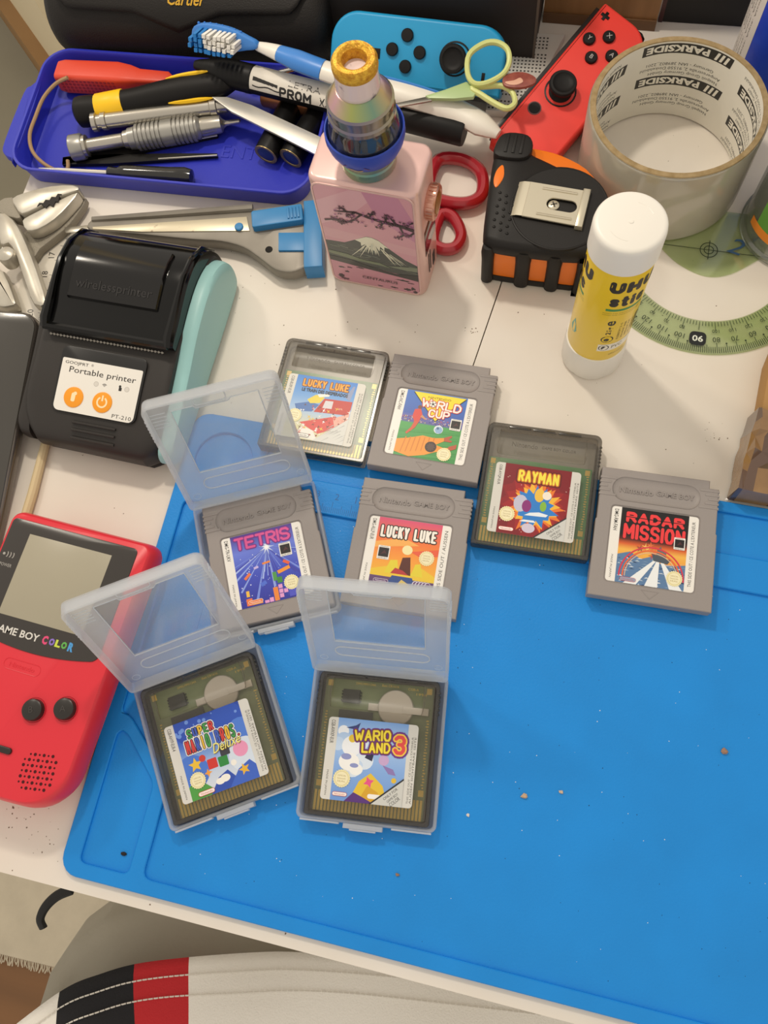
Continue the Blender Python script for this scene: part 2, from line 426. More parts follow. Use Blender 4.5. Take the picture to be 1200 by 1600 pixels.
def btext(p, s, cx, cy, w, h, col, z, wt, rot=0.0, gap=None, fn=None, cols=None):
    gap = 2 * wt + .28 * h * .35 if gap is None else gap
    n = len(s); units = sum(GW.get(c, 1) for c in s) or 1; sx = max(.05, (w - 2 * wt - gap * (n - 1)) / units); sy = h - 2 * wt
    ca, sa = math.cos(math.radians(rot)), math.sin(math.radians(rot)); x = -w / 2 + wt; kk = 0
    for i, c in enumerate(s):
        gw = GW.get(c, 1) or .0
        for pl in GL[c]:
            q = [(x + a * gw * sx if gw else x, -sy / 2 + b * sy) for a, b in pl]
            pieces = [circ(wt, 8, *v, a0=PI / 8) for v in q]
            if fn:
                q2 = [q[0]]
                for a, b in zip(q, q[1:]):
                    k = max(1, int(math.dist(a, b) / 1.0)); q2 += [(a[0] + (b[0] - a[0]) * i_ / k, a[1] + (b[1] - a[1]) * i_ / k) for i_ in range(1, k + 1)]
                q = q2
            for a, b in zip(q, q[1:]):
                d = Vector((b[0] - a[0], b[1] - a[1])); d = d.normalized() if d.length else Vector((1, 0)); m = Vector((-d.y, d.x)) * wt
                pieces.append([(a[0] + m.x, a[1] + m.y), (a[0] - m.x, a[1] - m.y), (b[0] - m.x, b[1] - m.y), (b[0] + m.x, b[1] + m.y)])
            for pc in pieces:
                pc = ccw([(cx + ca * u - sa * v, cy + sa * u + ca * v) for u, v in pc]); kk += 1; cc = cols[i % len(cols)] if cols else col
                if fn: p.add([fn(u, v, .0006 * kk) for u, v in pc], [tuple(range(len(pc)))], col=hx(cc))
                else: p.poly(pc, cc, z)
        x += gw * sx + gap
# ---------------------------------------------------------------- printed labels
SEAL = 'efe6b4'
def seal(p, cx, cy, r, z):
    p.poly(star(22, r * 0.9, r, cx, cy), SEAL, z)
    p.poly(circ(r * 0.78, 20, cx, cy), 'd8c88a', z + 0.01); p.poly(circ(r * 0.73, 20, cx, cy), 'f3ebc4', z + 0.02)
    for i, s in enumerate(('OFFICIAL', 'Nintendo', 'SEAL')): p.ptext(s, cx, cy + r * (0.3 - 0.3 * i), 'b09a5c', z + 0.03, w=r * 0.95, h=r * 0.17)
def gbbox(p, cx, cy, s, z):
    p.poly(rrect(s, s * 1.15, 0.2, 1, cx, cy), 'f0eee8', z); p.poly(rrect(s * 0.84, s * 0.78, 0.1, 1, cx, cy + s * 0.02), '1c1416', z + 0.01)
    p.poly([(cx - s * .25, cy - s * .2), (cx + s * .05, cy + s * .22), (cx + s * .28, cy - s * .12), (cx + .1 * s, cy - .05 * s)], '4a2528', z + 0.02)
    p.ptext('GAME BOY', cx, cy - s * 0.48, '222222', z + 0.02, w=s * 0.8, h=s * 0.11); p.ptext('ORIGINAL', cx, cy + s * 0.5, '222222', z + 0.02, w=s * 0.7, h=s * 0.08)
def pill(p, cx, cy, w, z, bg='f6f0ea', fg='d6402f'):
    p.poly(rrect(w, w * 0.26, w * 0.13, 3, cx, cy), fg, z); p.poly(rrect(w * 0.95, w * 0.21, w * 0.1, 3, cx, cy), bg, z + 0.01)
    p.ptext('Nintendo', cx, cy, fg, z + 0.02, w=w * 0.72, h=w * 0.12)
def corner(p, x1, y0, sx, sy, z):
    p.poly([(x1 - sx, y0), (x1, y0), (x1, y0 + sy)], '2a2a30', z); p.poly([(x1 - sx * .93, y0), (x1, y0), (x1, y0 + sy * .93)], 'cfd0cc', z + 0.01)
    a = math.degrees(math.atan2(sy, sx)) + 2
    for i, (s, w, h, b) in enumerate((('ONLY FOR', .52, 1.2, .0), ('GAME BOY', .4, 1.1, .0), ('COLOR', .36, 1.7, .0))):
        d = 0.15 + 0.13 * i
        p.ptext(s, x1 - sx * (0.45 - d * .55), y0 + sy * (0.56 - d * .95), '1b1b1f', z + 0.02, w=sx * w, h=h, rot=a, bold=b)
def otext(p, s, cx, cy, w, h, fill, line, z, rot=0, bold=0.04, ob=0.1, line2=None, ob2=0.16, shear=0.0):
    """title lettering with an outline or two"""
    if s in ('Deluxe',):
        p.ptext(s, cx + .25, cy - .25, line, z, w=w, h=h, rot=rot, shear=shear); p.ptext(s, cx, cy, fill, z + .02, w=w, h=h, rot=rot, shear=shear)
        return
    wt = h * .092; gap = 2 * wt + .3
    for c, e, zz in ((line2, 2.6, z), (line, 1.2, z + 0.015), (fill, 0, z + 0.03)):
        if c is None: continue
        e *= h * .07
        btext(p, s, cx, cy, w + 2 * e, h + 2 * e, c, zz, wt + e, rot, gap=gap)

def label_base(w, h, side, lcode, rtext, paper='efece6', made='MADE IN JAPAN', dark='2b2b2b', scode='', fs=1.9):
    p = MB(); x0, x1, y0, y1 = -w / 2, w / 2, -h / 2, h / 2
    pl = ccw(rrect(w, h, 1.6, 4)); c = hx(paper)
    p.col = c; p.prism(pl, [(0, -0.15), (0, 0.05)]); p.col = None
    p.ptext(lcode, x0 + side * .5, y1 - h * 0.18, dark, 0.07, w=h * 0.29, h=fs, rot=-90, bold=0.01)
    p.ptext(made, x0 + side * .45, y0 + h * 0.2, '55524e', 0.07, w=h * 0.3, h=fs * 0.62, rot=-90)
    if scode: p.ptext(scode, x0 + side * .8, y0 + h * 0.2, '55524e', 0.07, w=h * 0.3, h=fs * 0.45, rot=-90)
    a, b = rtext
    p.ptext(a, x1 - side * .5, 0 if not b else -h * 0.05, dark, 0.07, w=h * 0.86 if not b else h * .8, h=fs * (0.85 if not b else 0.5), rot=90)
    if b: p.ptext(b, x1 - side * .22, -h * 0.05, dark, 0.07, w=h * .8, h=fs * 0.5, rot=90)
    return p, (x0 + side, y0, x1 - side, y1)
OUT = ("THIS SIDE OUT / CE COTE A L'EXTERIEUR", None)
OUT2 = ("THIS SIDE OUT  CE COTE A L'EXTERIEUR", 'AUSSEN SICHTBARE SEITE')
Z = 0.07

def art_tetris():
    p, (x0, y0, x1, y1) = label_base(41, 37.5, 4.6, 'DMG-TR-UKV', OUT); cl = (x0, y0, x1, y1)
    p.grad(x0, y0, x1, y1, [(0, '2b2f9c'), (.45, '3d4fc4'), (.75, '6a7ee0'), (1, '4b2f92')], Z)
    cx, cy = 1.5, 9.5; rnd = random.Random(1)
    for i in range(26):
        a = -PI / 2 + rnd.uniform(-1.45, 1.45); l = rnd.uniform(9, 30); d = rnd.uniform(0.008, 0.025)
        p.poly([(cx, cy), (cx + l * math.cos(a - d), cy + l * math.sin(a - d)), (cx + l * math.cos(a + d), cy + l * math.sin(a + d))], rnd.choice(['8ea6ee', '7990e6', 'a9bdf5', '3a3fae']), Z + .01 + i * .0006, cl)
    p.poly(star(9, 1.2, 4.2, cx, cy), 'c9d6fa', Z + .03, cl); p.poly(star(8, .8, 2.2, cx, cy, .2), 'ffffff', Z + .035, cl)
    for i in range(40): 
        a, b = rnd.uniform(x0, x1), rnd.uniform(y0 + 3, y1 - 10); p.poly(circ(rnd.uniform(.1, .35), 6, a, b), 'dfe6ff', Z + .03, cl)
    def blk(a, b, w, h, c, rot=0.0):
        q = [(a + x * math.cos(rot) - y * math.sin(rot), b + x * math.sin(rot) + y * math.cos(rot)) for x, y in ((0, 0), (w, 0), (w, h), (0, h))]
        p.poly(q, c, Z + .04, cl)
    for a, b, w, h, c, r in ((-2, 1, 4, 1, 'f08a3a', .1), (5, -5.5, 6.5, 1.8, 'f29a35', .25), (-11.5, -5, 4, 1.4, 'ee7a40', .7), (-6.5, -.5, 2.4, 1.2, 'c7b8ee', .2), (8, 0, 3.4, 1.5, 'e8603c', -.6),
                             (-4, -10, 3, 2, '4f6fd8', .4), (2, -8.5, 2, 4.5, '4f9a48', 0), (3.8, -10, 2.6, 3, '3f8a3c', 0), (-13, -18, 3, 3.6, 'f07a40', 0), (-10, -18, 5, 2.2, 'f2a04a', 0), (-12.5, -13.5, 1.6, 3, 'f2c04a', 0),
                             (-1.5, -18.5, 2, 2.2, 'e9a2d6', 0), (1, -18.5, 2.4, 6.8, 'ef8a3a', 0), (3.8, -17.5, 2, 2, 'e6a0d4', 0), (3.8, -15.2, 2, 2, 'e6a0d4', 0), (3.8, -12.8, 2, 2, 'e6a0d4', 0), (6.2, -15.5, 2, 2, 'e6a0d4', 0), (8.6, -18, 6, 4, '4e54c8', 0), (-4, -18.5, 2.2, 1.4, 'e6a0d4', 0)):
        blk(a, b, w, h, c, r)
    otext(p, 'TETRIS', 0, 14.2, 28.5, 6.6, 'e0559a', '7a2a8c', Z + .05, bold=.03, ob=.07)
    gbbox(p, 10.6, 6.2, 6, Z + .06); seal(p, 10.6, -11, 3.9, Z + .06); pill(p, -8.5, -16.5, 7.5, Z + .06, 'f07a40', 'f6efe0')
    return p

def art_worldcup():
    p, (x0, y0, x1, y1) = label_base(41, 37.5, 4.6, 'DMG-NC-FAH', OUT); cl = (x0, y0, x1, y1)
    p.grad(x0, y0, x1, y1, [(0, '3b8f48'), (.5, '4ea556'), (.52, '5b5aa0'), (.62, '6a6ab4'), (.63, '3d5fb4'), (1, '3f78cc')], Z, 40)
    rnd = random.Random(2)
    for i in range(150): p.poly(circ(rnd.uniform(.15, .35), 5, rnd.uniform(x0, x1), rnd.uniform(.8, 4)), rnd.choice(['d9c84e', 'c85a4a', 'e6e2da', '39407c', '8a5aa0']), Z + .01 + .0001 * i, cl)
    for i in range(5): p.poly([(x0, -4 - i * 3.4), (x1, -1.5 - i * 3.4), (x1, -3 - i * 3.4), (x0, -5.5 - i * 3.4)], '479b50', Z + .01, cl)
    p.poly([(-12.5, 17.8), (15.5, 17.8), (1.5, 2.5)], '2d2a1e', Z + .03, cl); p.poly([(-12.2, 18.2), (15.2, 18.2), (1.5, 3)], 'f3df2d', Z + .04, cl)
    # a player in red running, a keeper in orange diving
    p.poly([(-10, 8), (-7, 9), (-5.5, 5.5), (-6.5, 1.5), (-9, 1), (-10.5, 4)], 'd8463a', Z + .05, cl); p.poly(circ(1.1, 10, -7.6, 9.6), '7a4a34', Z + .055, cl)
    p.poly([(-8.8, 1.4), (-6.4, 1.6), (-8, -2.5), (-11.5, -6.5), (-12.3, -5.8), (-10, -2.5)], 'd0583c', Z + .052, cl); p.poly([(-5.6, 5.5), (-3.3, 3.5), (-3.6, 2.8), (-6.4, 4.2)], 'c9926a', Z + .052, cl)
    p.poly([(x0, -10), (-10, -8.5), (-3, -6), (3, -6.5), (8, -5.5), (8.2, -7.4), (4.4, -10), (8.5, -11), (11.5, -10.5), (11, -13), (5, -14), (0, -16.5), (-8, -18.7), (x0, -17)], 'ee9a35', Z + .06, cl)
    for i in range(7): p.poly([(-13 + i * 2.6, -17 + i * .6), (-12.5 + i * 2.6, -17 + i * .6), (-11 + i * 2.4, -8 + i * .3), (-11.6 + i * 2.4, -8 + i * .3)], 'd47f25', Z + .065, cl)
    p.poly(circ(3, 16, 2.2, -11.6), '3a2a24', Z + .07, cl); p.poly(star(9, 1.6, 2.4, 2.2, -11.6), '55403a', Z + .075)
    p.poly([(8, -5.4), (11.6, -3.6), (12, -4.4), (10.5, -6), (12.4, -6.6), (12, -7.4), (8.2, -7.4)], 'b8583a', Z + .07, cl); p.poly([(11, -10), (15, -8), (15, -10.5), (11.4, -12.5)], 'b8583a', Z + .07, cl)
    p.poly(circ(2.4, 18, 4.2, -1.4), 'dfe6ee', Z + .07); p.poly(circ(2.1, 6, 4.4, -1.7), '8fb4dc', Z + .08); p.poly(circ(.8, 5, 3.8, -.8), '4f6f9a', Z + .09)
    otext(p, 'W RLD', 3.2, 12.2, 21, 5, 'f6f2ea', 'd0402c', Z + .1, bold=.05, ob=.12, rot=-3)
    p.poly(circ(2.15, 16, -1.3, 12.3), 'd0402c', Z + .14); p.poly(circ(1.8, 16, -1.3, 12.3), 'f6f2ea', Z + .15); p.poly(circ(.75, 5, -1.3, 12.3), '222222', Z + .16)
    for k in range(5): p.poly(circ(.38, 5, -1.3 + 1.35 * math.cos(k * 1.257 + .6), 12.3 + 1.35 * math.sin(k * 1.257 + .6)), '222222', Z + .16)
    otext(p, 'CUP', 2.9, 7, 11, 4.6, 'f6f2ea', 'd0402c', Z + .12, bold=.05, ob=.12)
    p.ptext('NINTENDO', 1.5, 16, 'a88a1c', Z + .1, w=12, h=1.1)
    gbbox(p, 12.4, 2.6, 5.6, Z + .15); seal(p, 9.6, -14.6, 3.8, Z + .15)
    return p

def art_lucky_grey():
    p, (x0, y0, x1, y1) = label_base(41, 37.5, 4.6, 'DMG-ALLP-EUR', ("THIS SIDE OUT / AUSSEN", None), dark='4a4844'); cl = (x0, y0, x1, y1)
    p.grad(x0, y0, x1, y1, [(0, '55406a'), (.26, '6a4a78'), (.27, 'f2b43a'), (.45, 'f5a03c'), (.7, 'f07a3a'), (1, 'd94f78')], Z, 30)
    for pts, c in (([(x0, 6), (-2, 9.5), (6, 6.5), (-4, 5), (x0, 3)], 'f6b25a'), ([(2, 3), (x1, 6), (x1, 2.5), (8, .5)], 'e8603f'), ([(x0, -8), (-6, -5), (2, -9), (9, -4.5), (x1, -8), (x1, -11), (x0, -11)], 'ecc83a')):
        p.poly(pts, c, Z + .01, cl)
    # plain desert shapes in the picture's colours
    for pts, c in (([(-9, -9), (-7, -2.5), (-3.5, -2), (-2, -9)], 'e5d23a'), ([(-2.5, -9), (-1.2, -.5), (2.6, .2), (4, -9)], '5a2a20'), ([(4, -9), (5.5, -3), (8, -2.4), (10, -9)], 'e5d23a'), (circ(2.6, 16, .5, 3.6, ry=2.4), 'f4e9b0'), ([(-6, -9), (-4, -6), (0, -7), (3, -9)], 'b8383a'),
                   ([(-9, -18.7), (-5, -10), (5, -10), (9, -18.7)], '34508f'), ([(-5, -18.7), (0, -11.5), (5, -14), (4, -18.7)], 'd9c070')):
        p.poly(pts, c, Z + .02, cl)
    otext(p, 'LUCKY LUKE', -.2, 11.8, 28, 6.2, 'f6f1e8', '2a1c16', Z + .04, bold=.07, ob=.12, rot=0)
    gbbox(p, -11, .8, 6, Z + .06); seal(p, 10.5, .8, 3.9, Z + .06); pill(p, -10, -13.4, 7.5, Z + .06, '6a4a78', 'e0dce8')
    for i in range(2): p.ptext('1996 INFOGRAMES MULTIMEDIA', -8, -15.6 - 1.2 * i, 'd8d0e0', Z + .06, w=13, h=.7)
    for k in range(5): p.poly(circ(1.7, 14, 7 + 1.5 * k, -13.4, ry=2.3), 'e0dce8', Z + .05 + .004 * k); p.poly(circ(1.4, 14, 7.15 + 1.5 * k, -13.4, ry=2), '6a4a78', Z + .052 + .004 * k)
    p.ptext('INFOGRAMES', 10, -17, 'e0dce8', Z + .08, w=9, h=1.1)
    return p

def art_radar():
    p, (x0, y0, x1, y1) = label_base(41, 37.5, 4.6, 'DMG-RM-FAH', OUT); cl = (x0, y0, x1, y1)
    p.grad(x0, y0, x1, y1, [(0, '4f6f9c'), (.3, '9fb4cc'), (.31, 'f0a23a'), (.44, 'f2b850'), (.52, 'd8602c'), (.58, '5a2018'), (.64, '120d0e'), (1, '0e0b0d')], Z, 50)
    rnd = random.Random(4)
    p.poly([(x0, -5), (-10, -3), (-5, -6), (0, -4), (6, -8), (x1, -6), (x1, y0), (x0, y0)], '5b7ea8', Z + .01, cl)
    for i in range(110):
        a, b = rnd.uniform(x0, x1), rnd.uniform(y0, -5.5); l = rnd.uniform(1, 3.5)
        p.poly([(a, b), (a + l, b + rnd.uniform(-.3, .5)), (a + l * .5, b + rnd.uniform(.3, .7))], rnd.choice(['e4ebf0', '2f4a74', 'b9cad8', '1d3050', '7f9dbd']), Z + .012 + .0001 * i, cl)
    for d in (-.55, -.1, .42): p.poly([(3 + d * 2, -5), (4 + d * 2, -5), (6 + d * 22, y0), (0 + d * 22, y0)], 'eef2f4', Z + .03, cl)
    p.poly([(0, -2.5), (9, -4.5), (7.5, -6.8), (1, -6)], '4b5560', Z + .04, cl); p.poly([(2, -3), (2.5, 0), (4, 1.5), (4.5, -.5), (6.5, -1), (6.8, -4)], '6a6a6a', Z + .045, cl)
    for i in range(10): p.poly(star(5, .5, 2.2, rnd.uniform(-6, 2), rnd.uniform(-4, 3), rnd.uniform(0, 3)), rnd.choice(['e0703a', 'c84a30', 'f6c86a', '8a5a4a']), Z + .035, cl)
    for r, wd, c in ((15.2, .7, 'd8344c'), (13.6, .7, 'e86a3a'), (12.4, .35, 'e8c0a0')):
        pts = [(.5 + r * math.cos(t), -14.5 + r * math.sin(t)) for t in [PI * 1.02 * k / 30 for k in range(31)]]
        for a, b in zip(pts, pts[1:]):
            k = (r - wd) / r; f = lambda q: (.5 + (q[0] - .5) * k, -14.5 + (q[1] + 14.5) * k)
            p.poly([a, b, f(b), f(a)], c, Z + .05, cl)
    btext(p, 'RADAR', .2, 14.2, 27.5, 5.4, 'ee3b3f', Z + .06, .75, gap=2); p.poly([(-14, 14.4), (14, 14.4), (14, 14), (-14, 14)], '120d0e', Z + .07, cl)
    btext(p, 'MISSION', .2, 7, 29, 7.8, 'ee3b3f', Z + .06, .75, gap=1.9)
    gbbox(p, 12.3, 4.2, 5.2, Z + .08); seal(p, 11.2, -13.2, 3.9, Z + .08); pill(p, -10, -16.8, 7.6, Z + .08, '8fa6bd', 'd64a44')
    return p

def art_rayman():
    p, (x0, y0, x1, y1) = label_base(42, 36.5, 4.6, 'CGB-AYQP-EUR', OUT2, paper='d5d3cc', made='MADE IN JAPAN', dark='4c4a47', fs=1.6); cl = (x0, y0, x1, y1)
    p.poly([(x0, y0), (x1, y0), (x1, y1), (x0, y1)], '7e1420', Z)
    rnd = random.Random(6)
    for i, c in enumerate(('8e1722', 'a01d24', 'b4261f')): p.poly(star(14, 15 - 3 * i, 18 - 3 * i, .5, -2, .1 * i, .1, rnd), c, Z + .005 * (i + 1), cl)
    p.poly(star(15, 9, 14, .5, -2.5, 0, .12, rnd), 'e8792b', Z + .03, cl); p.poly(star(15, 8, 12, .5, -2.5, .1, .14, rnd), 'f2b83a', Z + .035, cl); p.poly(star(14, 7.4, 11, .5, -2.5, .2, .16, rnd), '2b7fd0', Z + .04, cl)
    # plain shapes in the picture's colours
    for pts, c in ((circ(3.4, 18, -6.5, -1.8, ry=4.4), 'c3c3d8'), (circ(2.3, 16, -3.4, -2.8, ry=3.2), '8a2a78'), (circ(3.2, 18, -1.2, -14, ry=2.4), 'd2c8dc'), (circ(2.4, 16, 2.2, 3.6, ry=3.6), 'eec04a'), (circ(2.2, 14, 5.8, 3.8, ry=2.2), 'f2e8da'),
                   ([(-4, -7.6), (6.5, -7.2), (7.5, -6), (3, -5.2), (-1.5, -6)], 'e9f0f6'), ([(-6, -11), (2, -10.8), (1, -9.8), (-4, -9.9)], 'e9f0f6'), (circ(1.6, 12, 4.6, -2, ry=2.6), '86b83e')):
        p.poly(pts, c, Z + .05, cl)
    for i in range(16): p.poly(star(4, .1, .4, rnd.uniform(x0, x1), rnd.uniform(y0, y1)), 'f4d8c8', Z + .02, cl)
    otext(p, 'RAYMAN', .6, 12.6, 20, 6, 'f3e24a', 'c8661f', Z + .06, bold=.04, ob=.1, line2='5c0f16', ob2=.16)
    corner(p, x1, y0, 15, 12.5, Z + .07); seal(p, -12.4, -8.2, 4, Z + .08); pill(p, -11.8, -15.8, 7.4, Z + .08)
    return p

def art_lucky_gbc():
    p, (x0, y0, x1, y1) = label_base(42, 36.5, 4.6, 'CGB-BLRP-EUR', OUT2, paper='dad8cf', dark='5c5a55', fs=1.6); cl = (x0, y0, x1, y1)
    p.grad(x0, y0, x1, y1, [(0, 'd9d6b8'), (.2, 'ded8a8'), (.45, 'a9c6e6'), (.7, '6ba3e0'), (1, '3f86d8')], Z)
    rnd = random.Random(8)
    for pts, c in (([(-3, -2), (16, -1), (16, 7), (1, 6.5)], 'c23a30'), ([(1, 1), (6, 1.2), (6, 5.6), (1.8, 5.4)], 'd9d6da'), ([(-9, -9), (8, -3), (14, -8), (2, -14)], 'd8504a'), ([(-14, 1), (-6, 3.6), (-1, 2.4), (-4, -2), (-12, -3)], '4a76b8'),
                   ([(-8, 4.5), (-4, 8), (1, 7), (-1, 3.5), (-6, 2.6)], 'e6d24a'), ([(-3.4, 8.4), (3.4, 9.6), (3, 8), (-2, 6.8)], 'f3efe6'), ([(-11, -17), (-7, -11), (-1, -12.5), (3, -18)], 'efece4'), ([(8, -4), (16, 0), (16, -9), (11, -12)], 'e9b0a0'), ([(11.5, 9), (14.5, 16), (15.5, 16), (14.5, 7)], '8f9cc0')):
        p.poly(pts, c, Z + .01, cl)
    for i in range(70):
        a, b = rnd.uniform(-10, x1), rnd.uniform(-16, 2)
        p.poly(star(4, .3, rnd.uniform(.6, 1.5), a, b, rnd.uniform(0, 3), .4, rnd), rnd.choice(['f2ede4', 'c8443a', 'e8c24a', '6a4438', 'e6a08c', 'ffffff', '9a3a34']), Z + .02 + .0003 * i, cl)
    p.poly([(0, y0), (x1, -3), (x1, y0)], 'd8d9d4', Z + .05, cl)
    for i in range(18):
        a, b = rnd.uniform(4, x1), rnd.uniform(y0, -8); p.poly([(a, b), (a + 4, b + 3), (a + 3.5, b + 3.2)], 'b9bab6', Z + .06, cl)
    otext(p, 'LUCKY LUKE', 0, 14.2, 25, 4.4, 'f2a82e', '8a4a1c', Z + .07, bold=.07, ob=.12, rot=0)
    p.ptext('LE TRAIN DES DESPERADOS', .2, 10, '2a2624', Z + .07, w=25, h=2, bold=.03)
    seal(p, -12.4, -5.5, 4, Z + .08); pill(p, -6, -16, 8, Z + .08, 'f2efe8', '3a3634')
    return p

def art_mario():
    p, (x0, y0, x1, y1) = label_base(42, 36.5, 4.6, 'CGB-AHYP-EUR-4', OUT2, paper='d8d7d2', dark='55534f', fs=1.8); cl = (x0, y0, x1, y1)
    p.grad(x0, y0, x1, y1, [(0, 'dfe4ea'), (.3, 'c3d2ea'), (.5, '7fa4e2'), (.72, '3566cf'), (1, '2345a8')], Z)
    rnd = random.Random(9)
    for cx, cy, r, c in ((-13, -6, 8, '4a7ad8'), (9, 12, 8, '2c55bd'), (14, 4, 7, '4f7fdc'), (-10, 14, 7, '2a50b8'), (13, -6, 8, 'd6e2f2')): p.poly(circ(r, 20, cx, cy), c, Z + .008, cl)
    for i in range(16): p.poly(circ(rnd.uniform(.3, 1.1), 10, rnd.uniform(x0, x1), rnd.uniform(8, y1)), '6e95e4', Z + .012, cl)
    # plain coloured shapes standing in for the figures
    for pts, c in (([(x0, y0), (x0, -12), (-13, -9), (-8, -13), (-3, -18.2)], '4f9e45'), ([(-7, y0), (-2, -12), (3, -10), (9, y0)], '2d4fb2'), ([(2, y0), (8, -11.5), (14, -9), (x1, -12), (x1, y0)], '3b63c8'), (rrect(4.6, 4.6, .3, 1, -3, -5), 'd2352f'), (rrect(4.6, 4.6, .3, 1, 2.2, -5.6), '2f8a3f'), (rrect(4.6, 4.6, .3, 1, 4, -1.2), '3a3a44'),
                   (star(5, 1.5, 3.4, -10.8, -3, .3), 'efc33c'), (circ(1.6, 14, -7, -1.2), 'cf3f34'), (circ(3.6, 18, 11.4, -3), 'eb9ac0'), (star(5, 1.2, 2.8, 10.6, -12.4, .5), 'e7b433'), (circ(2.2, 16, -1.5, -13.8, ry=1.5), 'f4f1ea'), (circ(2.4, 16, 1, -13.2, ry=1.7), 'f4f1ea'), (circ(1.4, 12, 6.6, -8), 'f4f1ea'), (star(4, .8, 2, -6, -8.4), 'f0a03a')):
        p.poly(pts, c, Z + .02, cl)
    def rowtext(s, cx, cy, w, h, cols, rot):
        ca, sa = math.cos(math.radians(rot)), math.sin(math.radians(rot)); n = len(s)
        for e, tone, zz in ((.7, 'f3f1ea', .05), (.3, '2a2440', .06), (0, None, .075)):
            for i, ch in enumerate(s):
                if ch == ' ': continue
                d = (i - (n - 1) / 2) * w / n; q = w / n * (.3 if ch in 'I.' else .78); hh = h if ch != '.' else h * .25
                btext(p, ch, cx + d * ca, cy + d * sa - (0 if ch != '.' else h * .38), q + 2 * e, hh + 2 * e, tone or cols[i % len(cols)], Z + zz, .4 + e, rot)
    rowtext('SUPER', -4.5, 11.5, 13.5, 4.4, ['3f9a4a', '3f5fc0', 'e9bd36', '3f9a4a', 'd2403a'], 2)
    rowtext('MARIO BROS.', .2, 5.8, 27, 6.2, ['d2403a', 'd2403a', '3f5fc0', 'e9bd36', '3f9a4a', '', '3f5fc0', 'd2403a', 'e9bd36', '3f9a4a', 'd2403a'], 1)
    otext(p, 'Deluxe', 5.6, 1.5, 14, 4.4, 'f5f08a', '8a6a1c', Z + .09, bold=.02, ob=.07, shear=.4, rot=4)
    seal(p, -11.5, -10, 3.9, Z + .1); pill(p, -9, -16.4, 8, Z + .1)
    return p

def art_wario():
    p, (x0, y0, x1, y1) = label_base(42, 36.5, 4.6, 'CGB-AWXP-EUR', OUT2, paper='d9d8d3', dark='55534f', fs=1.8); cl = (x0, y0, x1, y1)
    p.grad(x0, y0, x1, y1, [(0, '6f9ade'), (.4, '86aee8'), (.75, 'a9c9f2'), (1, '7aa6e4')], Z)
    rnd = random.Random(10)
    for i in range(14): p.poly(circ(rnd.uniform(2, 4.5), 16, rnd.uniform(x0, -2), rnd.uniform(-4, 14)), rnd.choice(['dbe7f6', 'c2d8f4', 'eef3fa', 'b2cdf0']), Z + .005 + .0005 * i, cl)
    # plain coloured shapes standing in for the figures
    for pts, c in ((circ(4.6, 18, -9, 6), 'eef2f8'), (circ(1.8, 14, -9, 9.4), 'e2c23e'), (circ(4.8, 20, -9.5, -1, ry=4), 'f4f4f2'), (circ(3.2, 18, -6, -4, ry=2.6), 'f4f4f2'), (circ(2.4, 16, -11, 1.2, ry=1.4), '8f98cc'), (circ(2, 16, -7, -2.4, ry=1), '8f98cc'),
                   ([(-8, y0), (-4, -9), (1, -5), (7, -10), (10, y0)], 'e6c33a'), ([(-4, y0), (0, -10.5), (5, -13), (8, y0)], 'd9a72c'), (star(4, 1.2, 2.6, .5, -9, .4), 'e8558c'), ([(-10, y0), (-6, -14), (-1, -16), (4, y0)], '58307e'), (rrect(6, 2, .9, 3, 3.5, -15), 'f6f3ec'),
                   (circ(2.4, 14, 6.4, 1.2), 'c8a8d4'), ([(6, -1), (11, -2.4), (12.5, -5), (9, -4.6)], '8d7ab8'), (circ(1.2, 10, 11.8, -7.2), 'e4bd3c'), ([(-2.5, 1.5), (-1, 4.5), (1.5, 3), (1, .2)], '2b2a4a'), ([(-12.5, 14), (-8, 15.4), (-6, 16.8), (-7, 13.4)], '33407a')):
        p.poly(pts, c, Z + .02, cl)
    otext(p, 'WARIO', .2, 11.6, 17, 5, 'f2dc3e', '7a4a1c', Z + .05, bold=.06, ob=.11, line2='6b2c86', ob2=.2, rot=4)
    otext(p, 'LAND', 2.2, 6.3, 13.4, 4.8, 'f2dc3e', '7a4a1c', Z + .06, bold=.06, ob=.11, line2='6b2c86', ob2=.2, rot=4)
    otext(p, '3', 13, 8.6, 5.4, 8.6, 'e04a4a', 'f3c84a', Z + .09, bold=.08, ob=.12, line2='6b2c86', ob2=.2)
    corner(p, x1, y0, 15, 12.5, Z + .1); seal(p, -12, -8.6, 4.1, Z + .11); pill(p, -12.2, -15.4, 6.8, Z + .11)
    return p

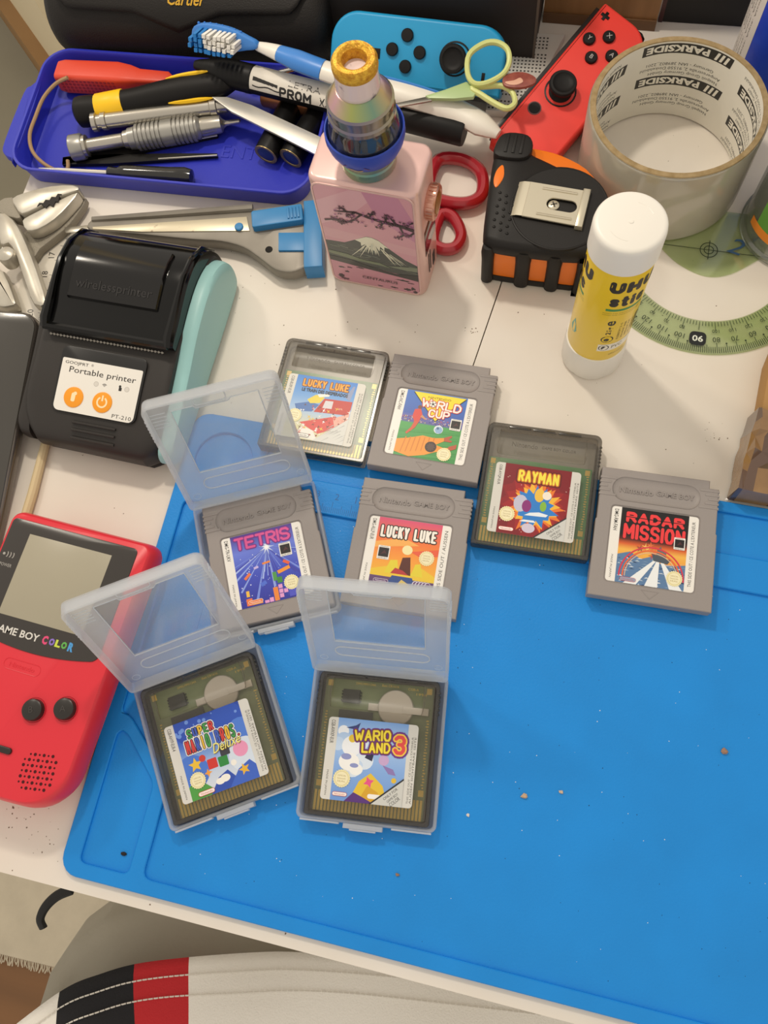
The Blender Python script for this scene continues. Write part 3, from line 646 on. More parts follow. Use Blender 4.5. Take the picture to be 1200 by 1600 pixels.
# ---------------------------------------------------------------- cartridges
PRINT = print_mat()
GREY = mat('cartridge_grey', '97908d', 0.48, bump=0.15, bscale=2500, spec=0.4)
OUTLINE = [(-28.5, -32.5), (28.5, -32.5), (28.5, 5.4), (28, 6), (28, 28.6), (23.6, 28.6), (23.6, 32.5), (-28, 32.5), (-28, 6), (-28.5, 5.4)]
def grey_meshes():
    b = MB()
    b.prism(OUTLINE, [(0.4, 0), (0, 0.5), (0, 6.4), (0.01, 6.6)])
    b.plate(OUTLINE, [rrect(41.5, 12, 6, 7, -1.2, 22.4), rrect(42, 38.5, 1.8, 4, -.6, -5.7)], 6.6, 7.8, 0.35)
    # dished thumb recess
    st = ccw(rrect(41.5, 12, 6, 7, -1.2, 22.4))
    b.prism(st, [(0.0, 7.6), (0.6, 7.1), (1.6, 6.8), (2.6, 6.7)], cap0=False, cap1=False)
    b.add([(x, y, 6.7) for x, y in inset(st, 2.6)], [tuple(range(len(st)))])
    b.box(-21.8, -25.1, 6.6, 20.6, 13.7, 7.15)
    rs = []
    for sx in (-1, 1):
        r = MB(); rs.append(r)
        for i in range(5):
            y = 27.2 - 2.15 * i; l = 3.5 + 4.2 * (abs(i - 2) / 2) ** 1.5
            x0 = 28.35 * sx; x1 = (28 - l) * sx + (-1.2 if sx > 0 else 0)
            r.box(min(x0, x1), y - .55, 5.2, max(x0, x1), y + .55, 8.05, 0.2)
    t = MB(); t.text('Nintendo', -10.5, 22.3, w=16, z0=6.6, z1=7.1, bold=.01, shear=0); t.text('GAME BOY', 8, 22.6, w=18, z0=6.6, z1=7.1, bold=.01)
    a = MB(); q = [(-4, -26.8), (4, -26.8), (0, -30.6)]
    for i in range(3):
        p0, p1 = q[i - 1], q[i]; a.tube([(*p0, 7.8), (*p1, 7.8)], 0.16, 6)
    return b.mesh('body', GREY), [q.mesh('grip_ridges', GREY) for q in rs], t.mesh('embossed_lettering', GREY), a.mesh('arrow_mark', GREY)
GM = grey_meshes()
def grey_cart(label, loc, rz, art, group=None, rx=0, ry=0):
    t = thing('game_cartridge', label, 'cartridge', loc, rz, group, rx, ry)
    link('body', GM[0], t); [link('grip_ridges', q, t) for q in GM[1]]; link('embossed_lettering', GM[2], t); link('arrow_mark', GM[3], t)
    p = art(); p.v = [(x - .6, y - 5.7, z + 7.3) for x, y, z in p.v]
    obj('label', p, PRINT, t)
    return t

SMOKE = clear('smoked_clear_plastic', 'f0eeea', 0.04, '9a968f', 0.3, 0.09, 0.3)
SMOKE_RIM = clear('smoked_clear_rim', 'c6c2bc', 0.18, '6a6763', 0.2, 0.16, 0.3)
def gbc_meshes():
    o = rrect(57, 65, (1.2, 1.2, 3.5, 3.5), 5)
    rim = MB(); rim.plate(o, [rrect(53, 61, (1, 1, 2.6, 2.6), 4)], 0, 7.6, 0.4)
    for sx in (-1, 1):
        for i in range(6): rim.ball(0.75, (sx * 28.4, 27 - 2 * i, 5.4), 8)
    for x0, x1 in ((-18, -7), (-6, 5), (7, 18)): rim.box(x0, 30.2, 6.9, x1, 31.4, 7.75, 0.15)
    bk = MB(); bk.box(-26.5, -30.5, 0.2, 26.5, 30.5, 1.0)
    top = MB()
    top.plate(inset(ccw(o), 1.9), [rrect(43, 13.5, 1, 2, -.5, 22.6)], 6.6, 7.5, 0.2)
    # concave finger band
    n = 12; ls = []
    for i in range(n + 1):
        y = 15.9 + 13.4 * i / n; z = 7.4 - 1.9 * math.sin(PI * i / n)
        ls.append([(-22 - .9 * math.sin(PI * i / n), y, z), (21 + .9 * math.sin(PI * i / n), y, z)])
    top.loft(ls, False, False, closed=False)
    for sx in (-1, 1):
        top.tube([(-.5 + sx * (21.5 + .9 * math.sin(PI * i / n)), 15.9 + 13.4 * i / n, 7.5 - 1.2 * math.sin(PI * i / n)) for i in range(n + 1)], 0.22, 5)
    pins = MB()
    for i in range(31):
        x = -24.5 + i * 1.62; pins.box(x - .52, -30.4, 3.0, x + .52, -21.5, 3.22)
    txt = MB(); txt.text('Nintendo', -9, 22.6, w=13, z0=5.5, z1=5.75); txt.text('GAME BOY COLOR', 8, 22.6, w=17, z0=5.5, z1=5.75)
    return [x.mesh(n_, m_) for x, n_, m_ in ((rim, 'shell_rim', SMOKE_RIM), (bk, 'shell_back', mat('shell_back', '9d9992', .4)), (top, 'shell_top', SMOKE), (pins, 'contact_pins', mat('gold_contact', 'e6c766', .35, .3)), (txt, 'embossed_lettering', clear('smoke_text', 'c9c5bf', .25, '8a8680', .3, .1, .4)))]
QM = gbc_meshes()
def gbc_cart(label, loc, rz, art, group=None, full=False, rx=0, ry=0, pcb='5c9a63', bright=False):
    t = thing('game_cartridge', label, 'cartridge', loc, rz, group, rx, ry)
    for n_, me in zip(('shell_rim', 'shell_back', 'shell_top', 'contact_pins', 'embossed_lettering'), QM):
        if n_ == 'embossed_lettering' and full: continue
        link(n_, me, t)
    b = MB(); ytop = 29.5 if full else 15.5
    b.slab([(-25.5, -30.6), (25.5, -30.6), (25.5, -21), (25.8, -21), (25.8, ytop), (-25.8, ytop), (-25.8, -21), (-25.5, -21)], 2.0, 3.0, 0.1)
    board = obj('circuit_board', b, mat('board_' + pcb, pcb, .35, vcol={'5c9a63': '6faa72'}.get(pcb, '8f9a72'), vscale=90), t)
    g = MB(); rnd = random.Random(int(loc[0] * 7))
    for x in (-23.7, 23.6):
        for y in ((ytop - 2.2), -18.5): g.box(x - 1.2, y - 1.4, 3, x + 1.2, y + 1.4, 3.1)
    for i in range(26):
        y = -19 + i * 1.3
        if y < ytop - 4:
            for sx in (-1, 1): g.box(sx * 24 - rnd.uniform(.2, .8), y, 3, sx * 24 + rnd.uniform(.2, .8), y + .6, 3.06)
    if full:
        for s, x, y, w_ in (('DMG', -10, 28, 3), ('MM1134A', -5, 28, 6), ('Batt CR1616', 5, 28.2, 8), ('CGB-A', 16, 27.6, 5), ('1998', 20, 25.6, 5)): g.text(s, x, y, w=w_, h=1.1, z0=3, z1=3.06)
    obj('gold_pads', g, MATS['gold_contact'], board)
    if full:
        c = MB()
        c.box(-17, 18.6, 3, -9, 24.8, 4.6, .2); c.box(-18, 9, 3, -2, 15.2, 4.8, .2)
        for i in range(4):
            for sx in (-1, 1): c.box(-13 + sx * 4 - .8, 19.3 + 1.4 * i, 3, -13 + sx * 4 + .8, 19.9 + 1.4 * i, 3.7)
        obj('chip', c, mat('chip_black', '3a3a33', .5), board)
        s = MB(); s.at(8.5, 18.2, 3.2); s.lathe([(8.2, 0), (8.4, .3), (8.4, 1.4), (8, 1.8), (7.2, 1.9), (1e-6, 1.9)], 32)
        s.at(); s.box(12, 16, 5.1, 24, 19.2, 5.35, .05); s.box(20, 16, 3, 24, 19.2, 5.1); s.box(-4.5, 16, 3, 1.5, 19.4, 3.9, .1)
        bt = obj('button_battery', s, mat('battery_steel', 'd2cbc0', .4, .35), board)
    p = art(); p.v = [(x - .7, y - 7, z + 7.6) for x, y, z in p.v]
    obj('label', p, PRINT, t)
    return t

# ---------------------------------------------------------------- frosted cases
FROST = clear('frosted_plastic', 'f8fafb', 0.33, 'fbfcfd', 0.3, 0.12, 0.62)
FROSTW = clear('frosted_wall', 'f5f7f9', 0.42, 'fafcfd', 0.3, 0.12, 0.58)
PANE = clear('clear_window_plastic', 'f8fafb', 0.15, 'fbfcfd', 0.15, 0.1, 0.6)
EDGE = clear('frosted_edge', 'eef3f7', 0.62, 'f2f5f8', 0.3, 0.14, 0.4)
def case_meshes():
    o = rrect(64, 70, 3, 5)
    tray = MB(); tray.plate(o, [rrect(61, 67, 2, 4)], 0.9, 7.2, 0.4)
    fl = MB(); fl.slab(inset(ccw(o), .3), 0, 0.9, 0, .3)
    lat = MB()
    lat.box(-10, -37.2, 2.0, 8, -35, 6.6, .3); lat.box(-7, -38, 3.6, 5, -37.2, 6.2, .2)
    for sx in (-1, 1): lat.box(sx * 21 - 9, -35.8, 3.8, sx * 21 + 9, -35, 6.9, .2)
    hin = MB()
    for x0, x1 in ((-26, -10), (9, 26)): hin.tube([(x0, 35.9, 6.9), (x1, 35.9, 6.9)], 0.9, 8)
    # the lid lies in its own plane: hinge along x at y 0, inner side up
    lo = rrect(64, 70, (2.5, 2.5, 4, 4), 5, 0, 36)
    win = [(-20.5, 21), (21, 21), (21, 62), (8, 62), (6.5, 60.5), (-9, 60.5), (-10, 62), (-20.5, 62)]
    lp = MB(); lp.plate(lo, [win], 0, 0.9, 0.1)
    lw = MB(); lw.plate(lo, [inset(ccw(lo), 1.3)], 0.9, 6.2, 0.3)
    pn = MB(); pn.box(-20.5, 21, 0.25, 21, 62, 0.55)
    ed = MB()
    ed.tube([(x, y, .9) for x, y in win], .28, 6, closed=True)
    ed.tube([(x, y, .9) for x, y in rrect(44, 7.5, 3.6, 5, 1, 12.5)], .32, 6, closed=True)
    ed.tube([(x, y, .9) for x, y in rrect(15, 5, 1.6, 4, -1.5, 64.4)], .25, 6, closed=True)
    for sx in (-1, 1):
        for i in range(5): ed.tube([(sx * 23, 54 + 2 * i, .9), (sx * 30.4, 54 + 2 * i, .9)], .2, 5)
        ed.tube([(x, y, .9) for x, y in circ(1.9, 14, sx * 27, 5.5)], .12, 5, closed=True)
        for i in range(7): ed.box(sx * 32.1 - .25, 50 + 2 * i, 1.2, sx * 32.1 + .25, 51 + 2 * i, 5.6)
    return [m.mesh(n_, k) for m, n_, k in ((tray, 'tray_wall', FROSTW), (fl, 'tray_floor', FROSTW), (lat, 'latch', EDGE), (hin, 'hinge', FROSTW), (lp, 'lid', FROST), (lw, 'lid_wall', FROSTW), (pn, 'lid_window', PANE), (ed, 'lid_moulding', EDGE))]
CM = case_meshes()
def case(label, x, y, rz, tilt, z=MATZ):
    t = thing('cartridge_case', label, 'case', (x, y, z), rz, 'frosted cartridge cases')
    for n_, me in zip(('tray_wall', 'tray_floor', 'latch', 'hinge'), CM): link(n_, me, t)
    lid = link('lid', CM[4], t); lid.location = (0, 36.4 * K, 7.2 * K); lid.rotation_euler = (math.radians(tilt), 0, 0)
    for n_, me in zip(('lid_wall', 'lid_window', 'lid_moulding'), CM[5:]): link(n_, me, lid)
    return t

GA = 'game cartridges'
case('frosted clear case with upright lid standing before the orange labelled cartridge, rightmost of three cases', -43.1, 5.8, 6.2, 68)
case('frosted clear case whose open lid covers part of the red handheld console', -117.6, -5, 32.5, 66)
case('frosted clear case whose open lid stands beside the portable printer', -116.2, 83, 25, 66)
grey_cart('grey cartridge with dark blue label of falling blocks inside a frosted case', (-115.4, 84, MATZ + .95), 25, art_tetris, GA)
gbc_cart('smoked clear cartridge with multicoloured title lettering, in the frosted case nearest the red console', (-117.8, -5.8, MATZ + .95), 32, art_mario, GA, full=True, pcb='7d8a62')
gbc_cart('smoked clear cartridge with yellow title and large red numeral, inside a frosted case', (-43, 5.4, MATZ + .95), 6.3, art_wario, GA, full=True, pcb='7d8a62')
grey_cart('grey cartridge with orange sunset label partly behind an upright frosted lid', (-46.6, 102, MATZ), 2.3, art_lucky_grey, GA)
grey_cart('grey cartridge with football scene and yellow triangle on its label', (-47.6, 171.8, 1.9), 0.05, art_worldcup, GA, rx=-2.6)
gbc_cart('smoked clear cartridge with pale blue and red label touching the football cartridge', (-106.4, 172, 1.9), 0.15, art_lucky_gbc, GA, rx=-2.6, pcb='5c9a63')
gbc_cart('smoked clear cartridge with dark red label and jagged blue burst', (10.4, 142.5, 2.85), 1.9, art_rayman, GA)
grey_cart('grey cartridge with black label, red title and red arcs over a sea', (69, 128.3, 2.85), 2.05, art_radar, GA)
# ---------------------------------------------------------------- red handheld console
def build_console():
    red = mat('console_red', 'dd2b3a', 0.34, bump=0.06, bscale=3000, spec=0.5)
    dark = mat('button_dark', '26221f', 0.32)
    t = thing('handheld_console', 'red handheld game console with dark screen surround at the left edge', 'game console', (-207.8, 9.6, 0), -3.3)
    out = [(x, y - (2.4 * (1 - (x / 39.6) ** 2) if y < -40 else 0)) for x, y in densify(rrect(79.2, 130, (19, 19, 5.5, 5.5), 9, 0, 3.6), 4)]
    ring = lambda d, z: [(x * (1 - d / 39), y * (1 - d / 66), z) for x, y in out]
    m = MB(); m.loft([ring(d, z) for d, z in [(9, 0.0), (7, 1), (4.4, 5), (1.6, 11.4), (.9, 12.2), (1.3, 12.5), (.9, 12.8), (0.3, 15), (0.3, 18), (.8, 22), (1.7, 25), (2.3, 26.1), (2.9, 26.6)]])
    obj('body', m, red, t)
    g = MB(); lens = [(x, y - (4.6 * (1 - ((x + 2.2) / 33.8) ** 2) if y < 12 else 0)) for x, y in densify(rrect(67.6, 56, (3.5, 3.5, 2.5, 2.5), 5, -2.2, 35.2), 3)]
    g.slab(lens, 26.4, 27.1, 0.25, 0); lo = obj('screen_surround', g, mat('lens_grey', '3a3633', 0.22, spec=0.5), t)
    s = MB(); s.slab([(-24.6, 16.5), (19.8, 16.5), (19.8, 57), (-24.6, 57)], 27.1, 27.16, 0.02, 0)
    obj('screen', s, mat('lcd_grey', 'a39c88', 0.28, vcol='aaa38f', vscale=9, spec=0.5), lo)
    p = MB()
    p.ptext('GAME BOY', -12.4, 10.0, 'd9d6d0', 27.14, w=25, h=3.6, bold=.02)
    for ch, x, c in (('C', 3.2, 'e0487a'), ('O', 6.8, '8a6fc8'), ('L', 10, 'c9d84a'), ('O', 13.2, '5fb050'), ('R', 16.8, '4a9ad8')):
        p.ptext(ch, x, 10.2, c, 27.14, w=2.8, h=4.2 if ch in 'CR' else 3.4, bold=.06)
    obj('screen_lettering', p, PRINT, lo); p = MB()
    p.ptext('POWER', -30.6, 39.4, 'a8a49e', 27.14, w=6.4, h=1.6)
    p.poly(circ(.7, 10, -33.6, 44.6), 'a8a49e', 27.14)
    for k in range(3):
        a = [(-32.2 + 1.6 * k + .9 * math.cos(q), 44.6 + 1.6 * math.sin(q)) for q in (-1, -.5, 0, .5, 1)]
        b = [(x - .45, y * 1 ) for x, y in reversed(a)]
        p.poly(a + b, 'a8a49e', 27.14)
    obj('power_mark', p, PRINT, lo)
    for x, y, ch in ((10.5, -21.3, 'B'), (25, -16.9, 'A')):
        b = MB(); b.at(x, y, 26.3); b.lathe([(5.1, 0), (5.1, 2.2), (4.7, 3.0), (3.8, 3.4), (1e-6, 3.6)], 24)
        bo = obj('button', b, dark, t)
        l = MB(); l.at(x, y, 26.3); l.text(ch, 0, 0, h=2.8, z0=3.3, z1=3.72, rot=20); obj('button_letter', l, mat('button_letter', '3d3936', .5), bo)
        r = MB(); r.at(x, y, 26.45); r.lathe([(5.25, 0), (5.9, .0), (5.8, .25), (5.25, .05)], 24, cap=False); obj('button_well', r, mat('console_red_dark', 'b91f2d', .4), t)
    for x in (-8, 3.2):
        b = MB(); b.slab(rrect(9, 3, 1.5, 5, x, -41.5), 26.3, 27.8, .5, 0); obj('menu_button', b, dark, t)
    # direction pad, outside the frame on the left
    b = MB(); b.slab([(-27, -24.5), (-21, -24.5), (-21, -19), (-15.5, -19), (-15.5, -13), (-21, -13), (-21, -7.5), (-27, -7.5), (-27, -13), (-32.5, -13), (-32.5, -19), (-27, -19)], 26.3, 29, .6, 0); obj('direction_pad', b, dark, t)
    h = MB()
    for j in range(7):
        for i in range(8):
            if (i, j) in ((0, 0), (7, 0), (0, 6), (7, 6)): continue
            big = (i + j) % 2 == 0
            h.at(14.6 + 2.1 * i + .25 * j, -40.2 - 2.45 * j + .35 * i, 26.64); h.lathe([(.78 if big else .5, 0), (1e-6, 0.01)], 8)
    o = obj('speaker_holes', h, mat('hole_dark', '4a0c12', .9), t); o['kind'] = 'stuff'
    e = MB(); e.tube([(x, y, 26.6) for x, y in rrect(19, 5, 2.4, 5, -3, -4.5)], .18, 5, closed=True); e.text('Nintendo', -3, -4.5, w=13, h=2.2, z0=26.5, z1=26.75)
    obj('embossed_badge', e, red, t)
build_console()

# ---------------------------------------------------------------- portable printer
def build_printer():
    body = mat('printer_charcoal', '34312f', 0.45, bump=0.12, bscale=2600, spec=.3)
    black = mat('printer_black_gloss', '060606', 0.13, spec=0.3, coat=0.12)
    teal = mat('printer_teal', '9ccccb', 0.4)
    t = thing('portable_printer', 'black portable label printer with teal side panel and two orange buttons', 'printer', (-217.5, 180, 0), -0.8)
    prof = smooth([(-50, 0), (-58, 2), (-62, 8), (-62.5, 14), (-61, 19), (-56, 23), (-46, 26.5), (-30, 31), (-12, 34.5), (-3, 35.5), (12, 35.5), (40, 35), (54, 31), (59, 22), (60, 10), (58, 2), (50, 0)], 4)
    m = MB(); ls = []
    for x, k in ((-40, .80), (-39.6, .86), (-38.2, .93), (-35.5, .975), (-31, 1), (29, 1), (33.5, .985), (36.2, .95), (37, .9)):
        # the front corners are rounded in plan
        ls.append([(x, (y if y > -40 else -40 + (y + 40) * (1 if abs(x) < 25 else max(.2, 1 - ((abs(x) - 25) / 15) ** 2 * .55))) * (1 - (1 - k) * .15), (z - 17) * k + 17 if z > 17 else 17 - (17 - z) * min(1, k + .1)) for y, z in prof])
    m.loft([l[::-1] for l in ls]); obj('body', m, body, t)
    # teal side wings
    for sx in (1, -1):
        w_ = MB(); pr = smooth([(-50, 2), (-57, 6), (-58.5, 13), (-55, 19), (-44, 22), (-28, 25.5), (-12, 29.5), (8, 35), (30, 37), (46, 33), (56, 24), (59.5, 12), (57, 3), (45, 1), (0, 1)], 4)
        ls = []
        for x, k in ((36.4, 1.0), (40, 1.0), (42.5, .97), (43.8, .9), (44.1, .78)):
            ls.append([(sx * x, y * (1 - (1 - k) * .5), 18 + (z - 18) * k) for y, z in pr])
        w_.loft([l[::-1] if sx > 0 else l for l in ls]); obj('side_panel', w_, teal if sx > 0 else body, t, 'pale teal side panel' if sx > 0 else None)
    # roll cover: glossy black, arched, with a raised grip and an edge frame
    lid = MB(); pl = smooth([(-6, 35), (-7, 39.5), (-5.5, 41.5), (6, 43.5), (16, 46), (28, 48), (40, 46.5), (52, 39), (59, 26), (61, 14), (60.5, 8), (40, 8), (0, 30)], 4)
    ls = []
    for x, k in ((-36, .9), (-35, .96), (-32.5, 1), (32, 1), (35, .96), (36.2, .9)): ls.append([(x, y if y > 0 else y * k, 24 + (z - 24) * k) for y, z in pl])
    lid.loft([l[::-1] for l in ls]); cover = obj('roll_cover', lid, black, t, 'glossy black paper roll cover')
    fr = MB()
    for x in (-34, 34):
        fr.tube([(x, -7, 40), (x, -3, 42.6), (x, 8, 44.8), (x, 18, 47.2), (x, 28, 48.8), (x, 40, 47), (x, 52, 39.6), (x, 60, 26)], [2.6, 2.8, 2.2, 1.6, 1.4, 1.3, 1.2, 1.0], 8)
    fr.tube([(-34.6, -6.5, 40.5), (34, -6.5, 40.5)], 2.2, 8); obj('cover_frame', fr, black, cover)
    gp = MB(); prg = [(9, 44.0), (9.5, 46.4), (22, 49.6), (25, 50.4), (34, 50.6), (41, 48.6), (41, 46)]
    gp.loft([[(x, y, z - dz) for y, z in prg][::-1] for x, dz in ((-25, 1), (-24.3, 0), (24.3, 0), (25, 1))]); gp_o = obj('cover_grip', gp, mat('printer_smoke_gloss', '121111', 0.12, spec=.35, coat=0.2), cover)
    tx = MB(); tx.at(0, 15.8, 48.15, rx=14.5); tx.text('wirelessprinter', 0, 0, w=42, z0=-.1, z1=.14); obj('cover_lettering', tx, mat('printer_emboss', '262424', .3), gp_o)
    cut = MB(); n = 34
    for i in range(n):
        x = -33 + i * 64 / n; cut.add([(x, -8.6, 36.0), (x + .95, -9.3, 35.9), (x + 1.9, -8.6, 36.0), (x + .95, -8.2, 36.7)], [(0, 1, 3), (1, 2, 3), (0, 2, 1), (0, 3, 2)])
    obj('tear_edge', cut, mat('tear_steel', '8f8a82', .35, .8), t)
    # front label, lying on the sloping panel
    M0 = Matrix.Translation((0.5, -32.4, 30.9)) @ Matrix.Rotation(math.radians(14.2), 4, 'X')
    bd = MB(); bd.M = M0; bd.slab(rrect(47, 34, 3.5, 4, 0, 2.5), -.4, .35, .2, 0); obj('label_bezel', bd, mat('bezel_black', '171616', .3), t)
    p = MB(); p.M = M0; p.col = hx('e9e5dd'); p.prism(rrect(44.5, 27.5, (3, 3, .8, .8), 4, 0, -.5), [(0, .3), (0, .45)]); p.col = None
    p.ptext('GOOJPRT', -14, 10.9, '2d2a28', .47, w=13, h=2, bold=.01); p.ptext('®', -5.4, 11.4, '2d2a28', .47, h=1.3)
    p.ptext('Portable printer', 1, 7.2, '2d2a28', .47, w=37, h=4, bold=.005)
    for x in (-1.4, 15.6): p.poly(circ(1.35, 16, x, 2.4), 'b9b4ac', .47); p.poly(circ(1.15, 16, x, 2.4), 'd6d1c9', .48)
    for r in (.5, 1.1, 1.7): p.poly([(3.2 + r * math.cos(q), 1.6 + r * math.sin(q)) for q in (.7, 1.2, 1.57, 1.95, 2.45)] + [(3.2 + (r - .3) * math.cos(q), 1.6 + (r - .3) * math.sin(q)) for q in (2.45, 1.95, 1.57, 1.2, .7)], '2d2a28', .47)
    p.poly(rrect(1.6, 1.8, .2, 2, 12, 1.9), '2d2a28', .47); p.poly(circ(.7, 10, 11.7, 3.3), '2d2a28', .47); p.ptext('PT-210', 15.8, -12.2, '2d2a28', .47, w=10.5, h=2)
    obj('front_label', p, PRINT, t)
    for i, x in enumerate((-12, 4)):
        b = MB(); b.M = M0 @ Matrix.Translation((x, -6.4, .4)); b.lathe([(5.4, 0), (5.3, .4), (4.6, .6), (1e-6, .65)], 28)
        bo = obj('button', b, mat('button_orange', 'f39c1f', .35), t)
        q = MB(); q.M = M0 @ Matrix.Translation((x, -6.4, 1.07)); c = 'fbe2b4'
        if i == 0: q.poly(rrect(2.2, 4.6, .8, 3, 0, 0), c, 0); q.poly(circ(1, 10, .8, 2), c, .01)
        else:
            for k in range(20):
                a0, a1 = math.radians(120 + k * 15), math.radians(136 + k * 15)
                q.poly([(3 * math.cos(a0), 3 * math.sin(a0)), (3 * math.cos(a1), 3 * math.sin(a1)), (2.1 * math.cos(a1), 2.1 * math.sin(a1)), (2.1 * math.cos(a0), 2.1 * math.sin(a0))], c, 0)
            q.poly([(-.45, .6), (.45, .6), (.45, 3.6), (-.45, 3.6)], c, .01)
        obj('button_symbol', q, PRINT, bo)
    for i in range(3):
        g = MB(); y = -50.5 - 3.6 * i; z = [25.6, 24.2, 22.0][i]
        g.tube([(-10, y, z), (14, y, z)], .7, 8); obj('grip_bar', g, body, t)
build_printer()

# ---------------------------------------------------------------- smartphone and the stick beside it
def build_phone():
    t = thing('smartphone', 'dark smartphone lying face up at the left edge beside the printer', 'phone', (-268, 188, 24.5), 4.5, rx=8.2)
    o = rrect(74, 158, 10, 6, -37, -79)
    m = MB(); m.prism(o, [(1.5, -8), (.4, -7.2), (0, -6), (0, -2), (.5, -.8), (1.2, -.2)]); obj('frame', m, mat('phone_frame', '77706a', .25, .8), t)
    g = MB(); g.prism(inset(ccw(o), 1.1), [(0, -.25), (.2, .15), (.8, .35)]); obj('glass', g, mat('phone_glass', '3d3a35', .2, spec=.6, coat=.3), t)  # glass colour lightened to hold a brownish grey reflection of the wall
    s = MB(); s.slab(rrect(13, 1.3, .6, 3, -37, -3), .33, .4, .03, 0); obj('ear_slot', s, mat('phone_slot', '57524c', .4), t)
build_phone()
def build_stick():
    m = MB(); m.tube([(0, 0, 2.6), (3.5, -40, 2.6), (4.5, -62, 2.6)], [2.3, 2.6, 2.6], 10)
    o = obj('wooden_stick', m, mat('stick_wood', 'd9c69f', .6, vcol='cbb58a', vscale=60, stretch=(1, .1, 1))); o.location = (-.2535, .134, 0)
    tag(o, 'pale wooden stick lying between phone and printer', 'stick')
build_stick()

# ---------------------------------------------------------------- ruler under the pliers
def build_ruler():
    t = thing('ruler', 'white plastic ruler under the pliers beside the printer', 'ruler', (-279.6, 190, 0), 0)
    m = MB(); m.slab([(-22, -110), (0, -110), (-.5, 66), (-22.5, 66)], 0.1, 1.5, .3); obj('blade', m, mat('ruler_white', 'd9d2c4', .35), t)
    p = MB()
    for i in range(0, 160): l = 6 if i % 10 == 0 else 4.4 if i % 5 == 0 else 3; y = 64 - i; p.poly([(-.8, y - .14), (-.8 - l, y - .14), (-.8 - l, y + .14), (-.8, y + .14)], '4a4640', 1.53)
    for i, s in enumerate(('16', '17', '18', '19', '20', '21', '22')): p.ptext(s, -9.8, 60 - 13 * i, '3a3632', 1.53, h=3.6, rot=100)
    obj('scale', p, PRINT, t)
build_ruler()

# ---------------------------------------------------------------- pliers
def build_pliers():
    st = mat('pliers_steel', 'cfcabd', .34, .55, vcol='b9b2a4', vscale=80); rough = mat('pliers_cast', '9b9486', .6, .4, bump=.8, bscale=1500)
    t = thing('pliers', 'worn silver slip-joint pliers lying on the ruler at the left', 'pliers', (-300, 250, 0), 0)
    def part(n, poly, z0, z1, mt, b=1.0): m = MB(); m.slab(smooth(poly, 2), z0, z1, b); return obj(n, m, mt, t)
    part('jaw', [(-15.4, 11.2), (-9, 16.4), (5, 22.9), (18.4, 25.4), (22.8, 22.9), (13.9, 17.6), (1.5, 7.0), (-6, 2), (-11.3, 5.8)], 8, 17, st)
    part('jaw', [(22.4, 21.4), (19.9, 12.5), (14.4, 1.6), (7, -6.1), (.5, -7.9), (-3.6, -3.8), (-4, -.6), (1.8, 4.9), (14.1, 15.8)], 8, 16.4, st)
    part('joint', [(-26, 9.5), (-18.1, 14.1), (-8.9, 3.4), (-10.2, .3), (-24, 3)], 6, 14, rough)
    part('jaw_side', [(20.3, 24.1), (23, 20.9), (20.6, 11.1), (16.6, 1.2), (6.3, -13.5), (4, -20), (-7.3, -4.5), (8.9, 5.8)], 2, 7.8, rough)
    part('handle', [(-22, 2.2), (-11.8, -.8), (-2.2, -10.2), (8.6, -23.5), (18.1, -36.6), (27.1, -51), (19.8, -52.5), (11.3, -42), (1.8, -28.8), (-3.2, -22), (-9, -17), (-14, -18)], 6, 15, st, 2)
    part('handle', [(-23, -22.5), (-14.6, -31.5), (-8.6, -32.4), (4, -48), (5.4, -53), (-6.1, -55), (-16, -44)], 2, 10.5, st, 2)
    b = MB(); b.at(-6.5, -25, 8); b.lathe([(5, 0), (5.2, 6), (4.6, 8.6), (2.6, 10), (1e-6, 10.4)], 20); obj('pivot_bolt', b, st, t)
    d = MB()
    ang = math.atan2(11.5, 14); 
    q = []
    for i in range(9): q.append((1.4 + i * 1.5 - (.7 if i % 2 else -.5) * .8, 8.6 + i * 1.25 + (.7 if i % 2 else -.5)))
    r = [(x + 3.6 * math.sin(PI * i / 8), y - 3.6 * math.sin(PI * i / 8) + (.5 if i % 2 else -.3)) for i, (x, y) in enumerate(q)]
    d.slab(q + r[::-1], 15, 17.15, 0); obj('tooth_gap', d, mat('tooth_dark', '2a2723', .8), t)
build_pliers()

